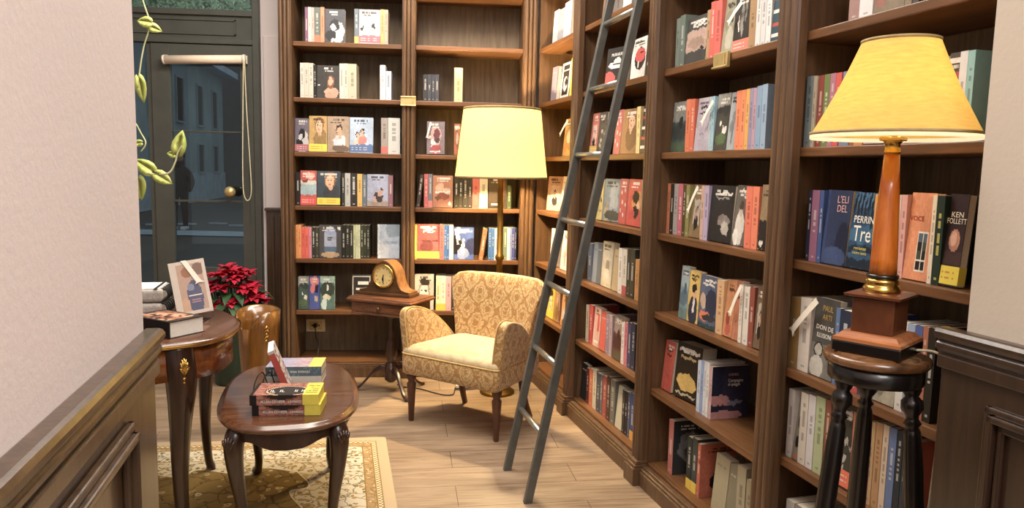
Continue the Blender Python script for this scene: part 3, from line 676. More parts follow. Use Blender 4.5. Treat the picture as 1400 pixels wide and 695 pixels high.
# ------------------------------------------------------------------ mesh helpers
class MB:
    def __init__(s):
        s.v = []; s.f = []; s.c = []; s.m = []; s.sm = []
    def add(s, vs, fs, col=None, mi=0, smooth=False, T=None):
        o = len(s.v)
        s.v += [tuple(T @ Vector(p)) for p in vs] if T is not None else [tuple(p) for p in vs]
        for f in fs:
            s.f.append([i+o for i in f]); s.c.append(col); s.m.append(mi); s.sm.append(smooth)
        return s
    def box(s, x0, y0, z0, x1, y1, z1, col=None, mi=0, T=None):
        vs = [(x0, y0, z0), (x1, y0, z0), (x1, y1, z0), (x0, y1, z0), (x0, y0, z1), (x1, y0, z1), (x1, y1, z1), (x0, y1, z1)]
        return s.add(vs, [(0, 3, 2, 1), (4, 5, 6, 7), (0, 1, 5, 4), (1, 2, 6, 5), (2, 3, 7, 6), (3, 0, 4, 7)], col, mi, False, T)
    def grid(s, P, nx, nz, colf=None, mi=0, T=None):
        """P(u, v) -> point; one colour for each cell"""
        o = len(s.v)
        for j in range(nz+1):
            for i in range(nx+1):
                p = P(i/nx, j/nz); s.v.append(tuple(T @ Vector(p)) if T is not None else tuple(p))
        for j in range(nz):
            for i in range(nx):
                a = o+j*(nx+1)+i
                s.f.append([a, a+1, a+nx+2, a+nx+1]); s.c.append(colf((i+.5)/nx, (j+.5)/nz) if colf else None); s.m.append(mi); s.sm.append(False)
        return s
    def tube(s, pts, r, n=8, cap=True, mi=0, T=None, sq=None, smooth=True):
        """round (or sq = (a, b) elliptic scale) tube along pts, r a number or a list"""
        pts = [Vector(p) for p in pts]
        R = r if isinstance(r, (list, tuple)) else [r]*len(pts)
        vs = []; fs = []
        t0 = (pts[1]-pts[0]).normalized()
        up = Vector((0, 0, 1)) if abs(t0.z) < .9 else Vector((1, 0, 0))
        x = t0.cross(up).normalized()
        for i, p in enumerate(pts):
            t = (pts[min(i+1, len(pts)-1)]-pts[max(i-1, 0)]).normalized()
            x = (x-t*x.dot(t)).normalized(); y = t.cross(x)
            for k in range(n):
                a = 2*PI*(k+.5)/n
                ca, sa = math.cos(a), math.sin(a)
                if sq: ca *= sq[0]; sa *= sq[1]
                vs.append(p+(x*ca+y*sa)*R[i])
        for i in range(len(pts)-1):
            for k in range(n):
                a = i*n+k; b = i*n+(k+1) % n
                fs.append((a, b, b+n, a+n))
        if cap:
            fs.append(tuple(reversed(range(n)))); fs.append(tuple(range((len(pts)-1)*n, len(pts)*n)))
        return s.add(vs, fs, None, mi, smooth, T)
    def lathe(s, prof, n=24, c=(0, 0, 0), mi=0, T=None, smooth=True, cap=True):
        vs = []; fs = []
        for (r, z) in prof:
            for k in range(n):
                a = 2*PI*k/n; vs.append((c[0]+r*math.cos(a), c[1]+r*math.sin(a), c[2]+z))
        for i in range(len(prof)-1):
            for k in range(n):
                a = i*n+k; b = i*n+(k+1) % n
                fs.append((a, b, b+n, a+n))
        if cap:
            fs.append(tuple(reversed(range(n)))); fs.append(tuple(range((len(prof)-1)*n, len(prof)*n)))
        return s.add(vs, fs, None, mi, smooth, T)
    def prism(s, poly, z0, z1, mi=0, T=None, col=None, smooth=False):
        """poly: 2-D outline, counter-clockwise, raised along z"""
        n = len(poly)
        vs = [(x, y, z0) for x, y in poly]+[(x, y, z1) for x, y in poly]
        fs = [tuple(reversed(range(n))), tuple(range(n, 2*n))]+[(i, (i+1) % n, (i+1) % n+n, i+n) for i in range(n)]
        return s.add(vs, fs, col, mi, smooth, T)
    def loft(s, rings, mi=0, T=None, cap=True, smooth=True):
        n = len(rings[0]); vs = [p for r in rings for p in r]; fs = []
        for i in range(len(rings)-1):
            for k in range(n):
                a = i*n+k; b = i*n+(k+1) % n
                fs.append((a, b, b+n, a+n))
        if cap:
            fs.append(tuple(reversed(range(n)))); fs.append(tuple(range((len(rings)-1)*n, len(rings)*n)))
        return s.add(vs, fs, None, mi, smooth, T)
    def build(s, name, mats, parent=None, bevel=0, seg=2, subsurf=0, loc=None, fix=False):
        me = D.meshes.new(name)
        me.from_pydata([tuple(p) for p in s.v], [], s.f); me.update()
        if not isinstance(mats, (list, tuple)): mats = [mats]
        for m in mats: me.materials.append(m)
        me.polygons.foreach_set('material_index', s.m)
        me.polygons.foreach_set('use_smooth', s.sm)
        if any(c is not None for c in s.c):
            at = me.color_attributes.new('Col', 'FLOAT_COLOR', 'CORNER')
            buf = []
            for f, c in zip(s.f, s.c):
                buf += list((*(c or (.5, .5, .5)), 1.))*len(f)
            at.data.foreach_set('color', buf)
        if fix:
            bm = bmesh.new(); bm.from_mesh(me); bmesh.ops.recalc_face_normals(bm, faces=bm.faces); bm.to_mesh(me); bm.free()
        o = D.objects.new(name, me); COL.objects.link(o)
        if parent is not None: o.parent = parent
        if loc is not None: o.location = loc
        if bevel:
            b = o.modifiers.new('edge', 'BEVEL'); b.width = bevel; b.segments = seg; b.limit_method = 'ANGLE'; b.angle_limit = .7
        if subsurf:
            b = o.modifiers.new('smooth', 'SUBSURF'); b.levels = subsurf; b.render_levels = subsurf
        return o

def empty(name, loc=(0, 0, 0), rz=0, mat=None):
    o = D.objects.new(name, None); COL.objects.link(o); o.empty_display_size = .05
    if mat is not None: o.matrix_world = mat
    else: o.location = loc; o.rotation_euler = (0, 0, rz)
    return o
def tag(o, label, cat, group=None, kind=None):
    o['label'] = label; o['category'] = cat
    if group: o['group'] = group
    if kind: o['kind'] = kind
    return o
def thing(name, label, cat, loc=(0, 0, 0), rz=0, group=None, mat=None):
    return tag(empty(name, loc, rz, mat), label, cat, group)
def struct(o, label=None):
    o['kind'] = 'structure'
    if label: o['label'] = label
    return o
LETTERS = []
def text(body, size, mat, parent, loc, rot, name='lettering', ext=.0003, align='LEFT', sx=1.):
    c = D.curves.new(name, 'FONT'); c.body = body; c.size = size; c.extrude = ext; c.align_x = align
    c.materials.append(mat); c.resolution_u = 2
    o = D.objects.new(name, c); COL.objects.link(o); o.parent = parent; o.location = loc; o.rotation_euler = rot
    o.scale = (sx, 1, 1); LETTERS.append(o)
    return o
def smooth_path(pts, n=8, closed=False):
    P = [Vector(p) for p in pts]; out = []
    m = len(P)
    for i in range(m if closed else m-1):
        a, b, c, d = (P[(i-1) % m], P[i], P[(i+1) % m], P[(i+2) % m]) if closed else (P[max(i-1, 0)], P[i], P[i+1], P[min(i+2, m-1)])
        for k in range(n):
            t = k/n
            out.append(.5*((2*b)+(c-a)*t+(2*a-5*b+4*c-d)*t*t+(3*b-a-3*c+d)*t**3))
    if not closed: out.append(P[-1])
    return out
def box_uv(o, k=1.):
    me = o.data; uv = me.uv_layers.new(name='UVMap')
    for p in me.polygons:
        n = p.normal
        ax = max(range(3), key=lambda i: abs(n[i]))
        for li in p.loop_indices:
            c = me.vertices[me.loops[li].vertex_index].co
            uv.data[li].uv = ((c.y, c.z) if ax == 0 else (c.x, c.z) if ax == 1 else (c.x, c.y))

# ------------------------------------------------------------------ the setting
mb = MB(); mb.add([(-4, -7, 0), (4, -7, 0), (4, .36, 0), (-4, .36, 0)], [(0, 1, 2, 3)])
struct(mb.build('floor', M['floor']))
WY = .335
mb = MB()
mb.box(-.262, WY, 0, 1.95, WY+.12, 3.1); mb.box(-3, WY, 2.75, -.262, WY+.12, 3.1); mb.box(-3, WY, 0, -1.75, WY+.12, 2.75)
struct(mb.build('wall_back', M['wall']))
mb = MB(); mb.box(-3.12, -6.5, 0, -3, WY+.12, 3.1); struct(mb.build('wall_side', M['wall']))
T_R = unit_matrix('R1')
mb = MB(); mb.box(-.3, .34, 0, 4.2, .46, 3.1, T=T_R); struct(mb.build('wall_bookcase_side', M['wall']))
# near left wall
LD = Vector((.16, -.987, 0)).normalized(); LN = Vector((.987, .16, 0)).normalized()
def frame(o, x, y):   # columns: along, out of the wall, up
    m = Matrix.Identity(4)
    for i, a in enumerate((x, y, Vector((0, 0, 1)))):
        for j in range(3): m[j][i] = a[j]
    for j in range(3): m[j][3] = o[j]
    return m
TL = frame(Vector((.427, -3.251, 0)), LD, LN)
mb = MB(); mb.box(0, -.14, 0, 3.2, 0, 3.1, T=TL); struct(mb.build('wall_left', M['wall'], fix=True))
def wainscot(name, T, x0, x1, ins, prot, top, ptop, mat='panel', pz0=.13):
    mb = MB()
    mb.box(x0, -.13, 0, x1, prot, top-.055, T=T)                                  # boarding, wrapped round the end
    mb.box(x0-.004, -.13, 0, x1, prot+.010, .1, T=T)                                # skirting
    mb.box(x0-.004, -.13, top-.075, x1, prot+.008, top-.05, T=T)
    prof = [(prot+.002, top-.056), (prot+.004, top-.047), (prot+.011, top-.038), (prot+.011, top-.029), (prot+.006, top-.025), (prot+.013, top-.021), (prot+.017, top-.014), (prot+.017, top-.008), (prot+.013, top-.002), (prot+.007, top), (-.0, top), (-.0, top-.056)]
    vs = [(x0-.008, y, z) for y, z in prof]+[(x1, y, z) for y, z in prof]
    n = len(prof)
    mb.add(vs, [tuple(range(n)), tuple(reversed(range(n, 2*n)))]+[(i, i+n, (i+1) % n+n, (i+1) % n) for i in range(n)], T=T)
    # raised panel mouldings
    x = ins
    while x < x1-.2:
        w = .62
        a, b, z0, z1 = x, min(x+w, x1-.05), pz0+.05, ptop
        for dx, h in ((0, .012), (.012, .02), (.026, .01)):
            t = .012
            for q in ((a+dx, z0+dx, b-dx, z0+dx+t), (a+dx, z1-dx-t, b-dx, z1-dx), (a+dx, z0+dx, a+dx+t, z1-dx), (b-dx-t, z0+dx, b-dx, z1-dx)):
                mb.box(q[0], prot, q[1], q[2], prot+h, q[3], T=T)
        x += w+.13
    return struct(mb.build(name, M[mat], bevel=.003, fix=True))
wainscot('trim_1', TL, -.004, 3.2, .172, .014, 1.0, .905)
TRW = frame(Vector((1.846, -3.240, 0)), Vector((.183, -.983, 0)).normalized(), Vector((-.983, -.183, 0)).normalized())
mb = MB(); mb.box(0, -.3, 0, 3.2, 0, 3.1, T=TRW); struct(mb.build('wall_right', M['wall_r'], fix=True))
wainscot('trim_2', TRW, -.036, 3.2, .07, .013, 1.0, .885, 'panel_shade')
# white board and low wainscot between door and bookcase
mb = MB(); mb.box(-.243, WY-.02, 1.0, -.13, WY, 2.06); struct(mb.build('trim_3', M['wall'], bevel=.003))
mb = MB(); mb.box(-.238, WY-.035, 0, -.085, WY, .985); mb.box(-.246, WY-.05, .982, -.085, WY, 1.0)
for x in (-.2, -.16, -.12): mb.box(x, WY-.041, .1, x+.012, WY-.035, .95)
struct(mb.build('trim_4', M['panel'], bevel=.003))

# door: glazed leaf, fixed side light, panelled transom
dr = struct(empty('door_1', (-.6, .3, 0)))
def part(mbx, name, m, root, **k):
    o = mbx.build(name, m, root, **k); o.matrix_parent_inverse = Matrix.Translation(-root.location) if root.rotation_euler.z == 0 else root.matrix_world.inverted(); return o
y0, y1 = .29, .335
mb = MB()
mb.box(-.30, y0-.01, 0, -.262, y1+.03, 2.72); mb.box(-1.75, y0-.01, 0, -1.70, y1+.03, 2.72)
mb.box(-1.70, y0-.01, 1.995, -.30, y1, 2.025); mb.box(-1.70, y0-.005, 2.165, -.30, y1, 2.20); mb.box(-1.70, y0-.01, 2.62, -.30, y1, 2.72)
mb.box(-.935, y0+.012, 0, -.908, y1, 1.995)
part(mb, 'frame', M['green_metal'], dr, bevel=.003)
mb = MB(); mb.box(-1.70, y0+.012, 2.025, -.30, y1-.01, 2.165); mb.box(-1.55, y0+.004, 2.05, -.40, y0+.012, 2.058); mb.box(-1.55, y0+.004, 2.135, -.40, y0+.012, 2.143); mb.box(-.408, y0+.004, 2.05, -.40, y0+.012, 2.143)
part(mb, 'transom_panel', M['green_metal'], dr)
mb = MB()
mb.box(-.904, y0, .02, -.795, y1-.005, 1.99); mb.box(-.377, y0, .02, -.303, y1-.005, 1.99)
mb.box(-.795, y0, 1.873, -.377, y1-.005, 1.99); mb.box(-.795, y0, .02, -.377, y1-.005, .62)
mb.box(-.72, y0-.006, .12, -.45, y0, .52)
mb.box(-.795, y0+.012, 1.461, -.377, y1-.015, 1.471); mb.box(-.795, y0+.012, 1.03, -.377, y1-.015, 1.042)
mb.box(-.335, y0-.004, 0.9, -.332, y0, 1.75)
part(mb, 'leaf', M['green_metal'], dr, bevel=.002)
mb = MB(); mb.box(-.795, y0+.02, .62, -.377, y0+.026, 1.873); part(mb, 'glass_pane', M['glass'], dr)
mb = MB(); mb.lathe([(.0, .0), (.012, 0), (.012, .03), (.02, .035), (.032, .05), (.034, .062), (.026, .078), (.001, .084)], 20, T=Matrix.Translation((-.437, y0+.0, 1.098)) @ Matrix.Rotation(PI/2, 4, 'X'))
part(mb, 'door_handle', M['brass_plate'], dr, fix=True)
w1 = struct(empty('window_1', (-1.3, .3, 0)))
mb = MB(); mb.box(-1.70, y0+.01, 0, -.935, y1-.005, .35); part(mb, 'kick_panel', M['green_metal'], w1)
mb = MB(); mb.box(-1.70, y0+.02, .35, -.935, y0+.026, 1.995); part(mb, 'pane', M['glass'], w1)
w2 = struct(empty('window_2', (-1., .3, 2.4)))
mb = MB(); mb.box(-1.70, y0+.016, 2.20, -.30, y0+.024, 2.62); part(mb, 'pane', M['patterned'], w2)

# roller blind on the door
rb = thing('roller_blind', 'white roller blind rolled up at the top of the glazed door', 'blind', (-.575, .255, 1.9))
mb = MB(); mb.tube([(-.236, 0, -.012), (.228, 0, .004)], .026, 16); mb.build('rolled_cloth', M['cream_blind'], rb)
mb = MB(); mb.tube([(.226, 0, .004), (.240, 0, .0045)], .03, 16); mb.tube([(-.244, 0, -.013), (-.234, 0, -.012)], .028, 16)
mb.box(.22, .02, -.02, .245, .034, .03); mb.box(-.248, .02, -.03, -.225, .034, .02); mb.build('bracket', M['white'], rb)
lp = smooth_path([(.236, -.03, 0), (.228, -.03, -.3), (.220, -.03, -.62), (.222, -.03, -.8), (.245, -.03, -.853), (.268, -.03, -.8), (.264, -.03, -.62), (.25, -.03, -.3), (.242, -.03, 0)], 8)
mb = MB(); mb.tube(lp, .0032, 6); mb.build('pull_cord', M['cord_w'], rb)

# ------------------------------------------------------------------ the street outside
mb = MB(); mb.add([(-22, .5, -.02), (6, .5, -.02), (6, 40, -.02), (-22, 40, -.02)], [(0, 1, 2, 3)])
struct(mb.build('ground', M['street']))
bl = thing('street_building', 'long blue-grey building with narrow windows seen through the door glass', 'building')
fx = lambda y: -7.4-.077*(y-19.5)
TB = frame(Vector((fx(12), 12, 0)), Vector((-.077, 1, 0)).normalized(), Vector((1, .077, 0)).normalized())
mb = MB(); mb.box(0, -4, 0, 13.2, 0, 4.6, T=TB); mb.build('wall', M['facade'], bl, fix=True)
mb = MB(); mb.box(-.2, -.2, 4.5, 13.4, .55, 4.72, T=TB); mb.build('eave', M['eave'], bl, fix=True)
mb = MB(); mb.box(0, 0, 0, 13.2, .05, .95, T=TB); mb.build('base_band', M['kerb'], bl, fix=True)
for i, x in enumerate((4.3, 6.9, 9.3, 11.4)):
    for z0, z1 in ((2.55, 3.85), (1.0, 1.9)):
        mb = MB()
        mb.box(x-.05, 0, z0-.06, x+.75, .1, z0, T=TB); mb.box(x-.05, 0, z1, x+.75, .06, z1+.05, T=TB)
        mb.box(x-.05, 0, z0, x, .06, z1, T=TB); mb.box(x+.7, 0, z0, x+.75, .06, z1, T=TB)
        wf = mb.build('window', M['facade'], bl, fix=True)
        mb = MB(); mb.box(x, 0, z0, x+.7, .02, z1, T=TB); mb.build('pane', M['pane_dark'], wf, fix=True)
b2 = thing('street_house', 'dark house closing the far end of the street', 'building')
mb = MB(); mb.box(-12, 27, 0, 1, 30, 6.5); mb.build('wall', M['facade_dark'], b2)
for x in (-7.3, -6.2, -5.1, -4.):
    for z in (.9, 2.9):
        mb = MB(); mb.box(x, 26.95, z, x+.55, 27.0, z+1.2); mb.build('window', M['pane_dark'], b2)
kb = MB(); kb.add([(-9, 9.5, .0), (6, 8.2, .0), (6, 8.9, .0), (-9, 10.6, .0)], [(0, 1, 2, 3)], T=None)
for i in range(7):
    kb.box(-5.3+i*.55, 11.2+.25*(i % 3), -.01, -4.95+i*.55, 11.32+.25*(i % 3), .02)
struct(kb.build('path', M['kerb']))
# passer-by in a dark coat, half hidden by the door stile
pr_ = thing('person', 'person in a dark padded coat standing out in the street beyond the door', 'person', (-4.25, 10.2, 0))
sk = [(0, 0, .78), (0, 0, .95), (.0, .0, 1.12), (.0, .0, 1.23), (.02, -.05, 1.30), (.02, -.05, 1.40),
      (.17, 0, 1.10), (.24, -.02, .9), (.2, -.1, .72), (-.17, 0, 1.10), (-.24, -.02, .9), (-.2, -.1, .72),
      (.08, 0, .72), (.09, -.02, .42), (.09, .02, .06), (.1, -.14, .03), (-.08, 0, .72), (-.1, -.05, .42), (-.1, .0, .06), (-.11, -.16, .03)]
ed = [(0, 1), (1, 2), (2, 3), (3, 4), (4, 5), (2, 6), (6, 7), (7, 8), (2, 9), (9, 10), (10, 11), (0, 12), (12, 13), (13, 14), (14, 15), (0, 16), (16, 17), (17, 18), (18, 19)]
rad = [.17, .17, .17, .07, .085, .095, .085, .07, .045, .085, .07, .045, .1, .075, .05, .04, .1, .075, .05, .04]
def skin_obj(name, sk, ed, rad, mat, parent):
    me = D.meshes.new(name); me.from_pydata(sk, ed, []); me.materials.append(mat)
    o = D.objects.new(name, me); COL.objects.link(o); o.parent = parent
    o.modifiers.new('skin', 'SKIN'); s = o.modifiers.new('sub', 'SUBSURF'); s.levels = 1; s.render_levels = 1
    for i, r in enumerate(rad): me.skin_vertices[0].data[i].radius = (r, r)
    me.skin_vertices[0].data[0].use_root = True
    return o
skin_obj('body', sk, ed, rad, M['coat'], pr_)
mb = MB(); mb.lathe([(.001, -.11), (.07, -.09), (.095, -.02), (.1, .04), (.08, .1), (.001, .12)], 14, c=(.03, -.08, 1.40)); mb.build('head', M['skin'], pr_)
mb = MB(); mb.lathe([(.1, -.04), (.112, .03), (.09, .11), (.001, .135)], 14, c=(.03, -.055, 1.41)); mb.build('hair', M['black'], pr_)
for sx in (.1, -.11):
    mb = MB(); mb.box(sx-.045, -.2, 0, sx+.045, .06, .07); mb.build('shoe', M['shoe'], pr_, bevel=.02)

# ------------------------------------------------------------------ bookcases
def bookcase(unit, label, i0, i1, pil, zs, pl, top=2.72, depth=.30, ends=(.019, .019)):
    r = thing('bookcase', label, 'bookcase', group='built-in walnut bookcases', mat=unit_matrix(unit))
    for a, b in ((i0-ends[0], i0), (i1, i1+ends[1])):
        mb = MB(); mb.box(a, 0, 0, b, depth, top); mb.build('side_panel', M['case'], r)
    mb = MB(); mb.box(i0, depth-.012, .0, i1, depth, top); mb.build('back_panel', M['case_back'], r)
    for z in zs:
        mb = MB(); mb.box(i0+.0005, .002, z-.026, i1-.0005, depth-.013, z); mb.build('shelf', M['shelf'], r, bevel=.003)
    mb = MB(); mb.box(i0-ends[0], 0, top, i1+ends[1], depth, top+.03); mb.build('top_board', M['case'], r)
    mb = MB()
    mb.box(pl[0], -.040, 0, pl[1], -.0, .062)
    mb.box(pl[0], -.034, .062, pl[1], -.0, .072); mb.box(pl[0], -.024, .072, pl[1], 0, .081)
    mb.build('plinth', M['case'], r, bevel=.003)
    for a, b in pil:
        w = b-a; e = w*.06
        prof = [(a, -.001), (a, -.027)]
        k = 3; rw = (w-2*e)/k
        prof += [(a+e*.6, -.033)]
        for q in range(k):
            x0 = a+e+q*rw
            prof += [(x0+.001, -.033), (x0+rw*.2, -.0385), (x0+rw*.5, -.040), (x0+rw*.8, -.0385), (x0+rw-.001, -.033)]
            if q < k-1: prof += [(x0+rw, -.026)]
        prof += [(b-e*.6, -.033), (b, -.027), (b, -.001)]
        prof = list(reversed(prof))
        mb = MB(); mb.prism([(x, y) for x, y in prof], .1, top); mb.build('pilaster', M['case'], r, fix=True)
        mb = MB(); mb.box(a-.008, -.066, 0, b+.008, -.001, .072); mb.box(a-.006, -.06, .072, b+.006, -.001, .086); mb.box(a-.003, -.052, .086, b+.003, -.001, .101)
        mb.build('pilaster_base', M['case'], r, bevel=.003)
    return r
Zs = [2.30, 1.984, 1.665, 1.349, 1.0335, .7185, .4035, .09]
Zr4 = [2.30, 1.984, 1.665, 1.349, 1.0335, .7185, .452, .09]
bookcase('A', 'walnut bookcase bay nearest the door with a power socket under its lowest books', 0, .627, [(-.075, 0), (.629, .704)], Zs, (.0085, .6205))
bookcase('B', 'walnut bookcase bay behind the armchair and floor lamp', .706, 1.337, [(1.339, 1.418)], Zs, (.7125, 1.3305))
bookcase('R1', 'narrow walnut bookcase bay in the corner next to the floor lamp', .021, .697, [(.69, .762)], Zs, (.085, .6815))
bookcase('R2', 'walnut bookcase bay that the steel ladder leans across', .737, 1.60, [(1.567, 1.645)], Zs, (.7705, 1.5585))
bookcase('R3', 'walnut bookcase bay between the ladder and the table lamp', 1.64, 2.43, [(2.41, 2.503)], Zs, (1.6535, 2.4015))
bookcase('R4', 'walnut bookcase bay behind the orange table lamp', 2.47, 3.17, [], Zr4, (2.5115, 3.185))

# brass holders
bp = tag(MB().build('brass_holder', M['brass_plate']), 'small brass holder across the fluted post beside the shelf near the door', 'bracket')
def fill(o, mb, bevel=0):
    me = D.meshes.new(o.name); me.from_pydata(mb.v, [], mb.f); me.update()
    for m in o.data.materials: me.materials.append(m)
    o.data = me
    if bevel:
        b = o.modifiers.new('edge', 'BEVEL'); b.width = bevel; b.segments = 2
mb = MB(); mb.box(.622, -.052, 1.628, .712, -.0402, 1.684); mb.box(.622, -.058, 1.676, .712, -.052, 1.684); mb.box(.622, -.058, 1.628, .712, -.052, 1.634); mb.box(.690, -.056, 1.634, .698, -.052, 1.676)
fill(bp, mb, .002)
bp2 = tag(MB().build('brass_holder', M['brass_plate']), 'small brass holder clipped on the shelf edge below two red books', 'bracket')
mb = MB(); mb.box(2.03, -.014, 1.618, 2.115, -.0005, 1.668, T=T_R); mb.box(2.03, -.02, 1.618, 2.115, -.014, 1.624, T=T_R); mb.box(2.095, -.018, 1.624, 2.102, -.014, 1.66, T=T_R)
fill(bp2, mb, .002)

# socket on the bookcase back
sk_ = thing('power_socket', 'pale double power socket on the bookcase back above the plinth', 'socket', (.066, .2860, .252))
mb = MB(); mb.box(-.060, -.006, -.041, .060, -.0005, .041); mb.build('plate', M['socket'], sk_, bevel=.004)
mb = MB(); mb.box(-.04, -.009, -.026, .04, -.006, .026); mb.build('insert', M['brass_plate'], sk_, bevel=.002)
for x in (-.022, 0, .022):
    mb = MB(); mb.lathe([(.005, 0), (.005, .0015)], 10, T=Matrix.Translation((x, -.009, 0)) @ Matrix.Rotation(PI/2, 4, 'X')); mb.build('socket_hole', M['dark_hole'], sk_, fix=True)
pl = thing('extension_lead', 'thin lead plugged into the socket hanging down behind the coffee table', 'lead', (0, 0, 0))
mb = MB(); mb.lathe([(.014, 0), (.014, .025), (.006, .04)], 12, T=Matrix.Translation((.066, .2760, .255)) @ Matrix.Rotation(PI/2, 4, 'X')); mb.build('plug', M['black'], pl, fix=True)
mb = MB(); mb.tube(smooth_path([(.066, .24, .252), (.074, .225, .235), (.09, .16, .2), (.115, .1, .17), (.12, .02, .11), (.118, -.03, .095), (.12, -.072, .06), (.13, -.09, .004), (.3, -.12, .004)], 6), .003, 6); mb.build('flex', M['cord_b'], pl)

